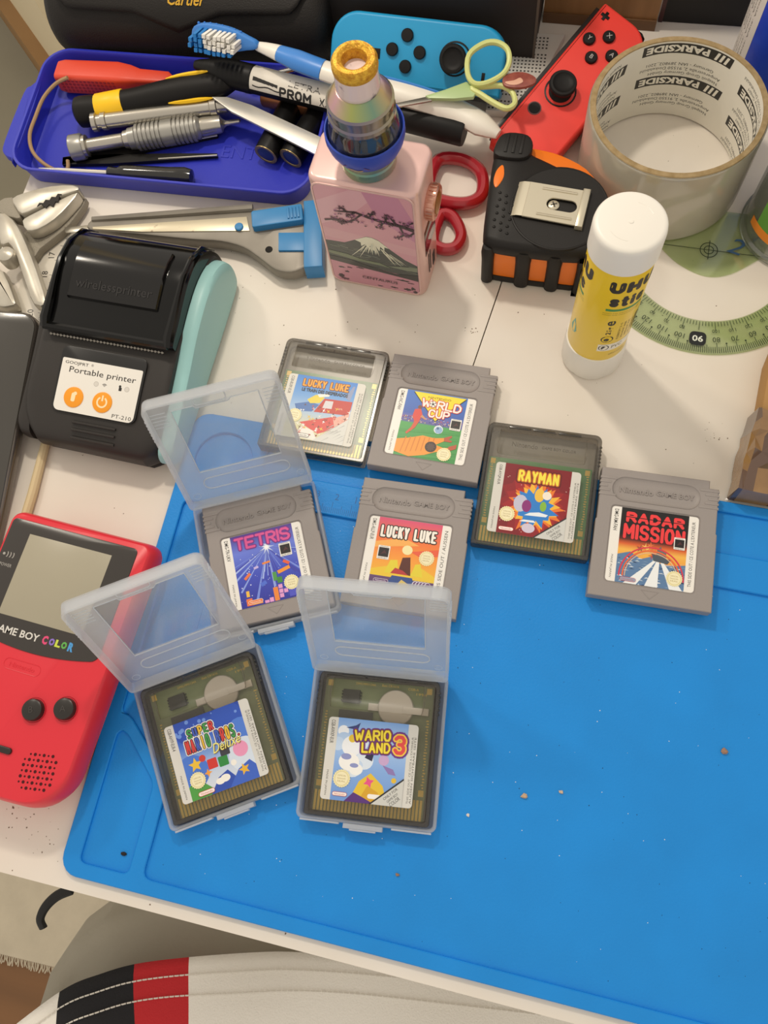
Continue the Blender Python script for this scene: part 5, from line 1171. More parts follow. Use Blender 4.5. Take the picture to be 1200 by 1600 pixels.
# ---------------------------------------------------------------- joy controllers
def joy_matrix(o, O, X, U_):
    X = Vector(X).normalized(); U_ = Vector(U_); U_ = (U_ - X * U_.dot(X)).normalized(); N = X.cross(U_)
    M = Matrix(((X.x, U_.x, N.x, O[0] * K), (X.y, U_.y, N.y, O[1] * K), (X.z, U_.z, N.z, O[2] * K), (0, 0, 0, 1)))
    o.matrix_world = M
def build_controller(name, label, colr, side, O, X, U_, btns, stick, extra, letters):
    shell = mat('controller_' + name, colr, .42, bump=.08, bscale=3000); blk = mat('controller_black', '121111', .45, spec=.3); rail = mat('rail_black', '262424', .4)
    t = thing('game_controller', label, 'controller', (0, 0, 0), 0, 'detached game controllers')
    joy_matrix(t, O, X, U_)
    # outline: flat rail side and a strongly rounded outer side
    rO = 16; out = rrect(36, 102, (1.5, rO, rO, 1.5) if side == 'R' else (rO, 1.5, 1.5, rO), 10, 18, 51)
    m = MB(); m.prism(out, [(2.4, -13.5), (.8, -12.8), (0, -11), (0, -7.4), (.3, -7.2), (.3, -6.8), (0, -6.6), (0, -2.2), (.5, -.8), (1.4, -.1), (2, 0)]); obj('shell', m, shell, t)
    rx = 0 if side == 'R' else 36; sg = -1 if side == 'R' else 1
    m = MB(); m.box(min(rx, rx + sg * 2.4), 4, -11.5, max(rx, rx + sg * 2.4), 98, -2.5, .4); obj('rail', m, rail, t)
    m = MB(); ys = 100 
    m.slab([(6, 101.5), (30, 101.5), (27, 103.2), (9, 103.2)] if side == 'R' else [(6, 101.5), (33, 101.5), (30, 103.2), (9, 103.2)], -11, -4, .6); obj('shoulder_button', m, blk, t)
    for (x, y), ch in zip(btns, letters):
        b = MB(); b.at(x, y, -.4); b.lathe([(3.5, 0), (3.5, 1.7), (3.1, 2.2), (1e-6, 2.3)], 24); bo = obj('button', b, blk, t)
        if ch: l = MB(); l.at(x, y, 0); l.text(ch, 0, 0, h=2.5, z0=1.85, z1=1.96); obj('button_letter', l, mat('letter_grey', 'b9b6b2', .5), bo)
    s = MB(); s.at(*stick, -.3); s.lathe([(9, 0), (9, .5), (8.2, .7), (8, .2), (1e-6, .2)], 32); so = obj('stick_socket', s, blk, t)
    s = MB(); s.at(*stick, 0); s.lathe([(6.6, .2), (4.5, 2), (3.6, 3.6), (3.8, 4.8), (6.6, 6), (7.6, 6.8), (7.6, 8.4), (7, 9.2), (5.8, 9.3), (5.2, 8.7), (3, 8.2), (1e-6, 8.1)], 32); obj('thumbstick', s, mat('stick_rubber', '171616', .55, spec=.25), so)
    for kind, x, y in extra:
        b = MB()
        if kind == 'plus': b.slab([(x - 2.6, y - .85), (x - .85, y - .85), (x - .85, y - 2.6), (x + .85, y - 2.6), (x + .85, y - .85), (x + 2.6, y - .85), (x + 2.6, y + .85), (x + .85, y + .85), (x + .85, y + 2.6), (x - .85, y + 2.6), (x - .85, y + .85), (x - 2.6, y + .85)], -.3, .5, .1, 0)
        elif kind == 'minus': b.box(x - 2.6, y - .9, -.3, x + 2.6, y + .9, .5, .1)
        elif kind == 'square': b.box(x - 2.6, y - 2.6, -.3, x + 2.6, y + 2.6, .4, .1)
        else:
            b.at(x, y, -.3); b.lathe([(3.9, 0), (3.9, .5), (3.3, .6), (3.2, .35)], 24); r_ = obj('home_ring', b, mat('ring_grey', '6f4a4a', .4), t); b = MB(); b.at(x, y, -.2); b.lathe([(3.2, 0), (3.2, .6), (1e-6, .65)], 24)
        obj('%s_button' % kind, b, blk, t)
build_controller('red', 'red right-hand game controller with lettered buttons leaning behind the tape measure', 'f0453c', 'R', (-48.8, 338.6, 19.4), (.869, -.45, -.206), (.482, .864, .146),
                 [(14.7, 86.6), (22.8, 78.9), (14.5, 71.1), (6.8, 78.8)], (13.4, 45.5), [('plus', 5.4, 95), ('home', 8.2, 29)], 'XABY')
build_controller('blue', 'blue left-hand game controller leaning against the dark box', '1f9ad0', 'L', (-150.1, 396.1, 41.9), (-.0185, -.7069, -.7071), (.9997, -.026, 0),
                 [(9.3, 45), (17.2, 37), (17.2, 53.1), (25.1, 45.6)], (18.2, 73.7), [('minus', 26, 91), ('square', 20.2, 27.4)], ['', '', '', ''])

# ---------------------------------------------------------------- red scissors
def build_red_scissors():
    red = mat('scissor_red', 'a31d2a', .3, coat=.3)
    t = thing('scissors', 'scissors with red plastic loops beside the pink vaporizer', 'scissors', (0, 0, 0), 0, 'scissors on the desk')
    def loop(pts, r, z): m = MB(); m.tube([(x, y, z) for x, y in smooth(pts, 4)], r, 10, closed=True, sq=1.1); obj('handle_loop', m, red, t)
    loop([(-77, 331), (-64, 333.5), (-53, 328), (-48.8, 319), (-49, 310), (-55, 304.8), (-65, 303.6), (-75, 306), (-79, 315)], 3.6, 6)
    loop([(-69, 295), (-62.6, 296), (-57, 289.5), (-54.6, 282.5), (-57, 275.8), (-64, 274.2), (-69.5, 279)], 3.4, 4.6)
    m = MB(); m.tube([(-78, 316, 6), (-92, 312, 5), (-104, 309, 5)], [3.6, 3.2, 2.6], 10); obj('shank', m, red, t)
    m = MB(); m.tube([(-70, 296, 4.6), (-86, 304, 4.5), (-104, 309, 4.5)], [3.4, 3, 2.4], 10); obj('shank', m, red, t)
    m = MB(); m.slab([(-100, 312.5), (-100, 306), (-140, 309), (-140.5, 311)], 3, 4.6, .3); obj('blade', m, mat('tool_steel', 'b9b4aa', .25, .85), t)
    b = MB(); b.at(-104, 309, 3); b.lathe([(3, 0), (3, 5), (1e-6, 5.2)], 14); obj('pivot', b, MATS['tool_steel'], t)
build_red_scissors()

def build_small_scissors():
    y = mat('scissor_lime', 'cfd58a', .35); g = mat('scissor_green', 'a9c08a', .35)
    t = thing('scissors', 'small pale green scissors with a printed handle resting against the blue controller', 'scissors', (0, 0, 0), 0, 'scissors on the desk')
    Zs = 42
    def ribbon(pts, zz, w_, nm, mt, closed=True):
        m = MB(); m.tube([(x, y_, z) for (x, y_), z in zip(smooth(pts, 4, closed), [zz] * 400)], w_, 8, closed=closed, sq=1.0); return obj(nm, m, mt, t)
    lp = smooth([(-66.5, 369), (-60, 375.5), (-53, 377), (-46.6, 374), (-44.4, 367.5), (-46.5, 361), (-54, 355.5), (-61, 354.5), (-65.5, 359.5)], 4)
    m = MB(); m.tube([(a, b, 41 + (b - 355) * .28) for a, b in lp], 1.5, 8, closed=True, sq=1.25); obj('handle_loop', m, y, t)
    lp = smooth([(-62, 353.2), (-53, 356), (-46, 357), (-40, 353.5), (-37.4, 346.5), (-41, 342.5), (-48, 345), (-56, 349.5)], 4)
    m = MB(); m.tube([(a, b, 38.5) for a, b in lp], 1.5, 8, closed=True, sq=1.2); obj('handle_loop', m, y, t)
    m = MB(); m.slab([(-66, 357), (-58, 355.4), (-60, 347.5), (-70, 345), (-84, 343.5), (-86, 345), (-76, 350.5)], 36.6, 39, .5); obj('shank', m, g, t)
    m = MB(); m.slab([(-84, 345.4), (-82, 342.6), (-116, 330), (-120, 330.4)], 37.2, 38.4, .2); obj('blade', m, MATS['tool_steel'], t)
    pts = smooth([(-46, 359.6), (-41, 363.4), (-34.5, 364), (-29, 361.5), (-28.6, 357.8), (-33.5, 354.4), (-40, 353.2), (-45, 354.6)], 3)
    m = MB(); m.slab(pts, 40.6, 42.4, .5); fo = obj('printed_handle', m, mat('print_auburn', '7d3a34', .4, vcol='9c5648', vscale=200), t, 'reddish brown printed handle end')
    m = MB(); m.slab(smooth([(-44.5, 356), (-40, 357.6), (-37, 359.8), (-35, 357.4), (-38, 355), (-42, 354.6)], 3), 42.3, 42.7, .1, 0); obj('print_patch', m, mat('print_beige', 'd9a78e', .4), fo)
build_small_scissors()
# ---------------------------------------------------------------- tape measure
def build_tape_measure():
    blk = mat('tm_rubber', '1f1d1c', .5, bump=.15, bscale=2500, spec=.28); org = mat('tm_orange', 'f07a1e', .36); st = mat('tm_clip_steel', 'cfc7b2', .3, .6)
    t = thing('tape_measure', 'black and orange tape measure lying flat with its steel belt clip up', 'tape measure', (0, 0, 0))
    full = smooth([(-42.5, 318), (-40, 324.5), (-34, 326), (-20, 326), (-7.8, 323.8), (6.6, 317), (17.8, 304), (21, 296), (19.6, 284), (17, 270), (13.5, 263), (-4, 262), (-26, 262), (-36, 263), (-38.6, 268), (-40.8, 291)], 3)
    m = MB(); m.slab(full, 1.5, 31, 2.2); obj('case', m, org, t, 'orange inner case')
    face = smooth([(-42.8, 317), (-40.5, 323.6), (-34.5, 325.4), (-27, 324.8), (-23.5, 319), (-13, 314.6), (-2, 309.5), (7.5, 302), (15, 295), (20.8, 295.5), (20.2, 284), (17.4, 270), (14, 262.6), (5, 260.6), (-4, 260.2), (-26, 260), (-37, 261.6), (-39.8, 268), (-41.6, 291)], 3)
    m = MB(); m.prism(face, [(1.6, 25.5), (.2, 27), (-.3, 30), (0, 33), (1.2, 35.2), (3, 36.2)]); obj('face_shell', m, blk, t)
    d = MB(); d.at(-3.8, 286, 35.6); d.lathe([(25.5, 0), (25.2, 1), (24.6, 1.2), (24.2, .9), (1e-6, .9)], 48); obj('face_disc', d, blk, t)
    # finger ribs on the front, orange showing between them
    for x0, x1 in ((-39.5, -33), (-21.5, -13.5), (-5, 2.5), (10.5, 15.5)):
        r = MB(); r.prism(rrect(x1 - x0, 8.4, 3.0, 5, (x0 + x1) / 2, 263), [(.8, .2), (0, 1.2), (0, 20), (-.3, 26), (.5, 31)]); obj('finger_rib', r, blk, t)
    sk = MB(); sk.slab(inset(ccw(full), -.8), .3, 5, .8); obj('base_skirt', sk, blk, t)
    lk = MB(); lk.slab(smooth([(-42.6, 313), (-42, 324), (-37, 328), (-27, 327.6), (-23.4, 322), (-24.6, 314), (-32, 311.5)], 3), 30, 38.6, 1.6)
    for i in range(3): lk.box(-37.8 + 4 * i, 314.5, 38.2, -36.2 + 4 * i, 326, 39.2, .4)
    obj('thumb_lock', lk, blk, t)
    ob = MB(); ob.at(-38.2, 301, 35.0, rz=86); ob.slab(smooth([(-6, -1.5), (0, -3), (6, -1.6), (7, 0), (3, 1.8), (-3, 1.8), (-7, 0)], 3), 0, 1.6, .5, 0); obj('orange_button', ob, org, t)
    h = MB()
    for i in range(6):
        for j in range(3):
            x, y = -35.5 + 3.6 * j + .6 * (i % 2), 291 - 4.2 * i - 1.5 * j
            h.at(x, y, 36.0); h.ball(1.0, n=8)
    o = obj('grip_dots', h, blk, t); o['kind'] = 'stuff'
    # belt clip with slot, ridges and screw
    c = MB(); c.at(-6.5, 287, 0, rz=-3)
    slot = rrect(15.5, 7.2, 3.6, 6, 3.6, -.4)
    c.plate([(-15, -10.6), (12.6, -11), (12.6, 10.6), (-15, 10.6)], [slot], 37.6, 38.5, .2)
    c.box(12.4, -12, 34.5, 16.4, 11.4, 39.6, 1.0); c.tube([(-8, 7.6, 38.5), (10, 7.6, 38.5)], .7, 8); c.tube([(-8, -8, 38.5), (10, -8, 38.5)], .7, 8)
    ls = [[(x, -10.5, z), (x, 10.5, z)] for x, z in ((-15, 38.3), (-18, 38), (-20.4, 36.9), (-20.8, 36.4))]
    c.loft(ls, False, False, closed=False); cl = obj('belt_clip', c, st, t, 'steel belt clip')
    s = MB(); s.at(-7, 286.8, 36.4); s.lathe([(2.9, 0), (2.9, .8), (2.2, 1.3), (1e-6, 1.5)], 20); sc_ = obj('screw', s, st, cl)
    x = MB(); x.at(-7, 286.8, 37.85, rz=25); x.box(-1.7, -.35, 0, 1.7, .35, .08); x.box(-.35, -1.7, 0, .35, 1.7, .08); obj('screw_cross', x, mat('screw_dark', '4a453c', .6), sc_)
build_tape_measure()

# ---------------------------------------------------------------- roll of packing tape
def build_tape_roll():
    t = thing('tape_roll', 'roll of clear packing tape standing upright on its printed white cardboard core', 'tape', (46, 344, 1.3))
    R, Ri, H = 45, 41.2, 50
    m = MB(); m.lathe([(R - 1.2, .2), (R, .8), (R, H - 1.2), (R - .6, H - .2), (R - 1.5, H)], 72, cap=False); obj('tape_layers', m, clear('tape_film', 'e2dccb', .62, 'd8d2c2', .12, .3, .15), t)
    m = MB(); m.lathe([(R - .9, H - .2), (R - 1, H + .5), (Ri + .1, H + .5), (Ri, H), (Ri, 0), (R - 1, 0), (R - .9, H - .2)], 72, cap=False); core = obj('core', m, mat('core_paper', 'e3ded2', .7), t)
    m = MB(); m.lathe([(R - .7, H + .3), (R - 1, H + .75), (Ri + .2, H + .75), (Ri - .02, H + .2)], 72, cap=False); obj('core_edge', m, mat('core_card', 'a8916a', .8, bump=.6, bscale=900, vcol='8f7850', vscale=260), core)
    p = MB(); blk = hx('22201e'); wht = 'e9e4d8'; r = Ri - .05
    for col, (a0, dz) in enumerate(((88, 0), (8, 9), (-72, 3), (168, 6), (248, 1))):
        for row in range(-1, 4):
            zc = 46 - 21.5 * row - dz
            def fn(x, y, a0=a0, zc=zc, k=0): a = math.radians(a0) + x / r; return ((r - k) * math.cos(a), (r - k) * math.sin(a), zc - y)
            def inside(y): return 1 < zc - y < H - 1
            def ok(y0, y1): return zc - y0 < H - .5 and zc - y1 > .8
            if ok(-3.4, 3.4) or True:
                q0, q1 = -3.2, 3.2
                if zc - q1 < .6 or zc - q0 > H - .4:
                    q1 = min(q1, zc - .6); q0 = max(q0, zc - H + .4)
                if q1 - q0 > 6.3:
                    vs_ = []; fs = []
                    for i in range(17):
                        x = -24 + 48 * i / 16; vs_ += [fn(x + (-.9 if i in (0,) else 0), q0), fn(x, q1)]
                        if i < 16: fs.append((2 * i, 2 * i + 1, 2 * i + 3, 2 * i + 2))
                    p.add(vs_, fs, col=blk)
                    if q1 - q0 > 6.3:
                        p.ptext('PARKSIDE', 5.5, 0, wht, 0, w=33, h=4.4, bold=.04, fn=lambda x, y: fn(x, y, k=.06))
                        for k in range(3): p.add([fn(-22.5 + 2.8 * k, -2.4, k=.06), fn(-21 + 2.8 * k, -2.4, k=.06), fn(-19.6 + 2.8 * k, 2.4, k=.06), fn(-21.1 + 2.8 * k, 2.4, k=.06)], [(0, 1, 2, 3)], col=hx(wht))
            for i, s in enumerate(('Nespoli Group Germany GmbH', 'Amperestraße 2, 91550 Dinkelsbühl', 'Germany - IAN 389802_2201')):
                y = -5.6 - 3 * i
                if 1.8 < zc - y < H - 2: p.ptext(s, -3 + (5 if i == 2 else 2 if i == 0 else 4), y, '1f1d1b', 0, w=(38, 44, 36)[i], h=2.5, fn=fn)
    obj('core_print', p, PRINT, core)
build_tape_roll()

# ---------------------------------------------------------------- glue stick
def build_glue_stick():
    wh = mat('glue_white', 'e9e5dc', .4)
    t = thing('glue_stick', 'yellow glue stick with white cap standing on the desk', 'glue stick', (26.2, 226, 0), 0)
    b = MB(); n = 96; ls = []
    for z, k in ((0, .93), (.8, .97), (2, 1), (18, .985), (20.5, .97), (21, .9)):
        ls.append([((15.4 + .5 * abs(math.sin(6 * 2 * PI * i / n / 2 * 1.0)) ** .5) * k * math.cos(2 * PI * i / n), (15.4 + .5 * abs(math.sin(6 * 2 * PI * i / n / 2)) ** .5) * k * math.sin(2 * PI * i / n), z) for i in range(n)])
    b.loft(ls); obj('turning_base', b, wh, t)
    l = MB(); l.lathe([(14.6, 20), (14.7, 20.4), (14.7, 96), (14.6, 96.4)], 64); obj('label', l, mat('glue_yellow', 'edc81a', .35, coat=.3), t)
    c = MB(); c.lathe([(14.9, 96), (15.3, 96.3), (15.2, 110), (14.9, 111.8), (14.2, 112.6), (13, 112.9), (1e-6, 112.6)], 64); cap = obj('cap', c, wh, t)
    d = MB(); d.tube([(9.5 * math.cos(q), 9.5 * math.sin(q), 112.7) for q in [.5 + .1 * i for i in range(10)]], .25, 5); d.tube([(9.5 * math.cos(q), 9.5 * math.sin(q), 112.7) for q in [3.8 + .1 * i for i in range(10)]], .25, 5); d.at(0, 0, 112.5); d.lathe([(1.2, 0), (1, .35), (1e-6, .4)], 12); obj('cap_moulding', d, wh, cap)
    p = MB(); R = 14.74
    def col(a0, k=0): return lambda x, y: ((R + k) * math.cos(math.radians(a0) + x / R), (R + k) * math.sin(math.radians(a0) + x / R), y)
    for a0 in (-52, -172, 68):
        f = col(a0)
        btext(p, 'UHU', -1, 86.5, 22, 8.6, '1c1a17', 0, 1.3, gap=3.4, fn=lambda x, y, k, a0=a0: col(a0, k)(x, y)); btext(p, 'stic', -2, 75.6, 16.5, 8.4, '1c1a17', 0, 1.1, gap=3.0, fn=lambda x, y, k, a0=a0: col(a0, k)(x, y))
        vs_, fs = [], []
        for i in range(25): x = -11 + .75 * i; vs_ += [f(x, 67.6), f(x, 69.4)]; fs += [(2 * i, 2 * i + 2, 2 * i + 3, 2 * i + 1)] if i < 24 else []
        p.add(vs_, fs, col=hx('2f8a4a'))
        for k in range(2): p.ptext('solvent free without preservatives', -2, 65.8 - 1.5 * k, '4a4a20', 0, w=20, h=.8, fn=f)
    f = col(-80)
    p.ptext('21g', 1, 50, '2a261e', 0, w=7, h=3.2, rot=90, bold=.03, fn=f); p.ptext('e', .8, 57, '2a261e', 0, w=4.4, h=3.8, rot=90, bold=.02, fn=f)
    g = col(-80); ringp = circ(3, 20, 1, 42); p.add([g(x, y) for x, y in ringp], [tuple(range(20))], col=hx('2a261e')); g2 = col(-80, .03); p.add([g2(x, y) for x, y in circ(2.4, 20, 1, 42)], [tuple(range(20))], col=hx('f2cf1c')); g3 = col(-80, .05); p.add([g3(x, y) for x, y in circ(1.3, 12, .7, 41.6)], [tuple(range(12))], col=hx('2a261e'))
    for k in range(5): p.ptext(('KLEBESTIFT 21 G', 'SOLVENT FREE', 'WITHOUT PVC', 'UHU GMBH BUHL', 'MADE IN GERMANY')[k], 6 + 2.1 * k, 48, '4a4330', 0, w=15, h=1.1, rot=90, fn=f)
    for k in range(12): a = col(-20); p.add([a(-2 + 1.0 * k, 44), a(-2 + 1.0 * k + (.3, .55)[k % 2], 44), a(-2 + 1.0 * k + (.3, .55)[k % 2], 58), a(-2 + 1.0 * k, 58)], [(0, 1, 2, 3)], col=hx('3a3020'))
    w_ = col(-62); vs_, fs = [], []
    for i in range(25): x = -7 + .75 * i; vs_ += [w_(x, 30.5), w_(x, 37)]; fs += [(2 * i, 2 * i + 2, 2 * i + 3, 2 * i + 1)] if i < 24 else []
    p.add(vs_, fs, col=hx('efe9d8')); w2 = col(-62, .03)
    p.add([w2(x, y) for x, y in circ(2.6, 18, -4, 33.8)], [tuple(range(18))], col=hx('2a261e')); w3 = col(-62, .05); p.add([w3(x, y) for x, y in circ(2.1, 18, -4, 33.8)], [tuple(range(18))], col=hx('efe9d8')); w4 = col(-62, .07); p.add([w4(-5.2 + .2 * x, 33.8 + .2 * y) for x, y in ((0, -6), (3, -7), (8, 2), (10, 6), (4, 8), (0, 2))], [tuple(range(6))], col=hx('3a362e'))
    p.ptext('PVC', 2.6, 33.8, '3a362e', 0, w=5.6, h=3, fn=w2); p.ptext('uhu.com', 4, 26.5, '6a5a18', 0, w=9, h=1.3, fn=w2)
    # drop shaped picture on the left
    dl = col(-150, .01); p.add([dl(x, y) for x, y in [(0, 46), (1.6, 41), (2.6, 37.5), (1.6, 34.8), (0, 34), (-1.6, 34.8), (-2.6, 37.5), (-1.6, 41)]], [tuple(range(8))], col=hx('5fa89a'))
    obj('label_print', p, PRINT, t)
build_glue_stick()

# ---------------------------------------------------------------- green protractor
def build_protractor():
    g = clear('protractor_green', 'f4f9e8', .10, 'c3d8aa', .1, .2, .5)
    t = thing('protractor', 'transparent green protractor lying under the tape roll', 'protractor', (79, 298, .1), 0)
    N = 60; a0, a1 = math.radians(176), math.radians(364)
    arc = lambda r, s, e, n=N: [(r * math.cos(s + (e - s) * i / n), r * math.sin(s + (e - s) * i / n)) for i in range(n + 1)]
    outer = arc(63, a0, a1) + [(63, 26), (-63, 26)]
    lens = [(-26, -.5), (-22, -3.5), (-15, -10.5), (-8, -14.4), (0, -16), (8, -14.6), (13, -12.6), (21, -6.5), (27, -.5)]
    hole = arc(43.5, math.radians(183), math.radians(357), 40) + smooth([(27, -1), (13, -12.6), (0, -16), (-15, -10.5), (-26, -1)], 5, False)
    m = MB(); m.plate(outer, [hole], 0, 1.0, .15); obj('plate', m, g, t)
    p = MB()
    for d in range(0, 181):
        a = math.radians(180 + d); l = 6 if d % 10 == 0 else 4.8 if d % 5 == 0 else 3.6; w_ = .16
        for r0, r1 in ((62.4, 62.4 - l), (44.2, 44.2 + l * .7 + (1 if d % 10 == 0 else 0))):
            if r0 < 50 and d % 2: continue
            c, s = math.cos(a), math.sin(a)
            p.poly([(r0 * c - w_ * s, r0 * s + w_ * c), (r1 * c - w_ * s, r1 * s + w_ * c), (r1 * c + w_ * s, r1 * s - w_ * c), (r0 * c + w_ * s, r0 * s - w_ * c)], '2a3a22', 1.02)
        if d % 10 == 0 and 0 < d < 180:
            if d == 90:
                p.poly(rrect(8.6, 8, 2.4, 4, 54.5 * math.cos(a), 54.5 * math.sin(a)), '16181a', 1.03); p.ptext('90', 54.5 * math.cos(a), 54.5 * math.sin(a), 'e3e8dc', 1.05, w=5.6, h=3.6, rot=180, bold=.02)
            else:
                p.ptext(str(180 - d), 54.6 * math.cos(a), 54.6 * math.sin(a), '26321f', 1.02, h=2.9, rot=d + 90); p.ptext(str(d), 49.6 * math.cos(a), 49.6 * math.sin(a), '26321f', 1.02, h=2.0, rot=d + 90)
                q = math.radians(180 + d + 5); p.poly(circ(.5, 8, 57 * math.cos(q), 57 * math.sin(q)), '26321f', 1.02)
    for r in (4.8, 2.7):
        A, B = circ(r, 30), circ(r - .45, 30)
        for i in range(30): p.poly([A[i - 1], A[i], B[i], B[i - 1]], '26321f', 1.03)
    p.poly([(-32, -.2), (32, -.2), (32, .2), (-32, .2)], '26321f', 1.03); p.poly([(-.2, -6), (.2, -6), (.2, 6), (-.2, 6)], '26321f', 1.03)
    p.ptext('2', 14, 4.5, '3f6288', 1.03, w=8, h=10, rot=-15, shear=.2)
    obj('scale', p, PRINT, t)
build_protractor()

# ---------------------------------------------------------------- clear jar and blue bottle at the right edge
def build_jar():
    t = thing('clear_jar', 'clear plastic jar with green and orange label at the right edge', 'jar', (121, 319, 1.2))
    m = MB(); m.lathe([(27, 0), (28, .6), (28, 3), (26.4, 4.2), (26.4, 66), (27.2, 68), (27.2, 71), (25.8, 71.2), (25, 69), (25, 2), (1e-6, 1.6)], 48, cap=False); obj('wall', m, clear('jar_plastic', 'e4e8e2', .16, 'd8dcd4', .08, .28, .4), t)
    l = MB(); l.lathe([(26.55, 16), (26.55, 60)], 40, a0=math.radians(-150), a1=math.radians(120), cap=False); obj('green_label', l, mat('jar_green', '5f9a3e', .4), t)
    l = MB(); l.lathe([(26.6, 12), (26.6, 18)], 40, a0=math.radians(-160), a1=math.radians(120), cap=False); obj('orange_stripe', l, mat('jar_orange', 'e88a2c', .4), t)
    li = MB(); li.lathe([(27.4, 71.2), (28.4, 71.6), (28.4, 80), (27.4, 81), (1e-6, 81)], 48); obj('lid', li, mat('jar_lid_green', '7fae5a', .45), t)
build_jar()
def build_bottle():
    t = thing('blue_bottle', 'deep blue bottle with a white label strip in the upper right corner', 'bottle', (101, 415, 0), 0)
    m = MB(); m.lathe([(24, 0), (26, 2), (26, 140), (24, 150), (12, 158), (11, 175), (1e-6, 175)], 40); obj('body', m, mat('bottle_blue', '1638b4', .3, vcol='1f4cc8', vscale=60), t)
    l = MB(); l.lathe([(26.1, 6), (26.1, 138)], 10, a0=math.radians(172), a1=math.radians(215), cap=False); lo = obj('label_strip', l, mat('strip_white', 'dcd8d2', .45), t)
    p = MB()
    for k in range(5):
        f = lambda x, y, k=k: (26.2 * math.cos(math.radians(186 + 5 * k)) , 26.2 * math.sin(math.radians(186 + 5 * k) + y / 26.2), 50 + x)
        f = lambda x, y, k=k: (26.18 * math.cos(math.radians(180 + 6 * k) + y / 26.2), 26.18 * math.sin(math.radians(180 + 6 * k) + y / 26.2), 50 + x)
        p.ptext('Ingredients: Aqua, Alcohol, Parfum', 0, 0, '55524e', 0, w=70, h=1.5, fn=f)
    obj('label_print', p, PRINT, lo)
build_bottle()

# ---------------------------------------------------------------- taped cardboard parcel
def build_parcel():
    t = thing('parcel', 'cardboard parcel wrapped in crumpled brown tape at the right edge', 'parcel', (0, 0, 0))
    base = [(106.5, 160), (109.5, 172), (110.5, 190), (110.8, 204), (112.5, 231), (120, 262), (190, 262), (190, 160)]
    m = MB(); m.slab(smooth(base, 1), .2, 15, 1.2); obj('box', m, mat('parcel_card', 'ab834f', .75, bump=.3, bscale=400), t)
    rnd = random.Random(21); tp = mat('brown_tape', '9a774c', .22, coat=.5, bump=.5, bscale=180, vcol='7e5e3c', vscale=55)
    # crumpled tape: a skin of facets over the near end
    nx, ny = 11, 8; P_ = []
    for j in range(ny + 1):
        for i in range(nx + 1):
            v = j / ny; y = 156.8 + 44 * v; xl = 101.6 + 6 * v + rnd.uniform(-.5, .5)
            u = (i / nx) ** 1.9; x = xl + (191 - xl) * u
            z = 16.6 + rnd.uniform(-.2, 4.2); x += rnd.uniform(-.8, .8) if i > 1 else 0; y += rnd.uniform(-1.6, 1.6) if j > 1 else 0
            if i == 0: z = rnd.uniform(1, 2)
            elif i == 1: x = xl + 1.2; z = 15.4 + rnd.uniform(-.6, 1.6)
            if j == 0: z = min(z, 2.2); 
            elif j == 1: y = 158 + rnd.uniform(-.5, .5); z = min(z, 15.6 + rnd.uniform(-.4, 1))
            P_.append((x, y, z))
    m = MB(); m.v = P_
    for j in range(ny):
        for i in range(nx):
            a = j * (nx + 1) + i; b = a + nx + 1; k = 1 if (i - .6 * j) % 5 < 1.9 else 0
            for q in (((a, a + 1, b + 1), (a, b + 1, b)) if (i + j) % 2 else ((a, a + 1, b), (a + 1, b + 1, b))): m.f.append(q); m.m.append(k); m.c.append(None)
    obj('tape_wrap', m, [tp, mat('brown_tape_dark', '5e4638', .16, coat=.6)], t, sharp=14)
build_parcel()
# ---------------------------------------------------------------- spectacle case
def build_glasses_case():
    lea = mat('case_leather', '1d1a18', .55, bump=.5, bscale=1400, spec=.28)
    t = thing('glasses_case', 'black leather spectacle case with gold lettering behind the blue tray', 'spectacle case', (-245, 414, 0), 4.5)
    sec = smooth([(-24, 0), (-31, 6), (-34, 16), (-33, 28), (-27, 38), (-16, 45), (0, 48), (20, 46), (32, 36), (34, 18), (28, 2), (20, 0)], 3)
    m = MB(); ls = []
    for x, k in ((-88, .72), (-86, .84), (-82, .93), (-76, .985), (-68, 1), (68, 1), (76, .985), (82, .93), (86, .84), (88, .72)): ls.append([(x, y * k, 22 + (z - 22) * (k if z > 22 else min(1, k + .1))) for y, z in sec])
    m.loft([l[::-1] for l in ls]); obj('body', m, lea, t)
    # flap: over the top and down the front, pointed in the middle
    path = smooth([(34, 24), (30, 38.6), (20, 47), (0, 49.4), (-16, 46.6), (-27.8, 39.2), (-34, 28.6), (-35.2, 16)], 5, False); N = len(path) - 1
    f = MB(); n = 44; vs_ = []
    for i in range(n + 1):
        x = -84 + 168 * i / n; e = abs(x)
        lim = .72 + .03 * (1 - e / 84) + (.10 * max(0, 1 - e / 26) ** 1.0)
        if e > 66: lim -= ((e - 66) / 18) ** 2 * .34
        k = 1.0 if e < 76 else 1 - (e - 76) / 8 * .06
        for j in range(21):
            s = lim * j / 20 * N; a = int(min(s, N - 1)); u = s - a
            y = path[a][0] * (1 - u) + path[a + 1][0] * u; z = path[a][1] * (1 - u) + path[a + 1][1] * u
            vs_.append((x, y * k * 1.012, 22 + (z - 22) * k + .6))
    fs = [(i * 21 + j, i * 21 + j + 1, (i + 1) * 21 + j + 1, (i + 1) * 21 + j) for i in range(n) for j in range(20)]
    f.add(vs_, fs); fo = obj('flap', f, lea, t)
    md = fo.modifiers.new('thickness', 'SOLIDIFY'); md.thickness = .0016; md.offset = 1
    p = MB(); p.at(7, -25.2, 44.6, rx=35); p.ptext('Cartier', 0, 0, 'd9a93a', 0, w=23, h=7, bold=.012, shear=.35); obj('gold_lettering', p, print_mat('print_gold', .3, .5), fo)
build_glasses_case()

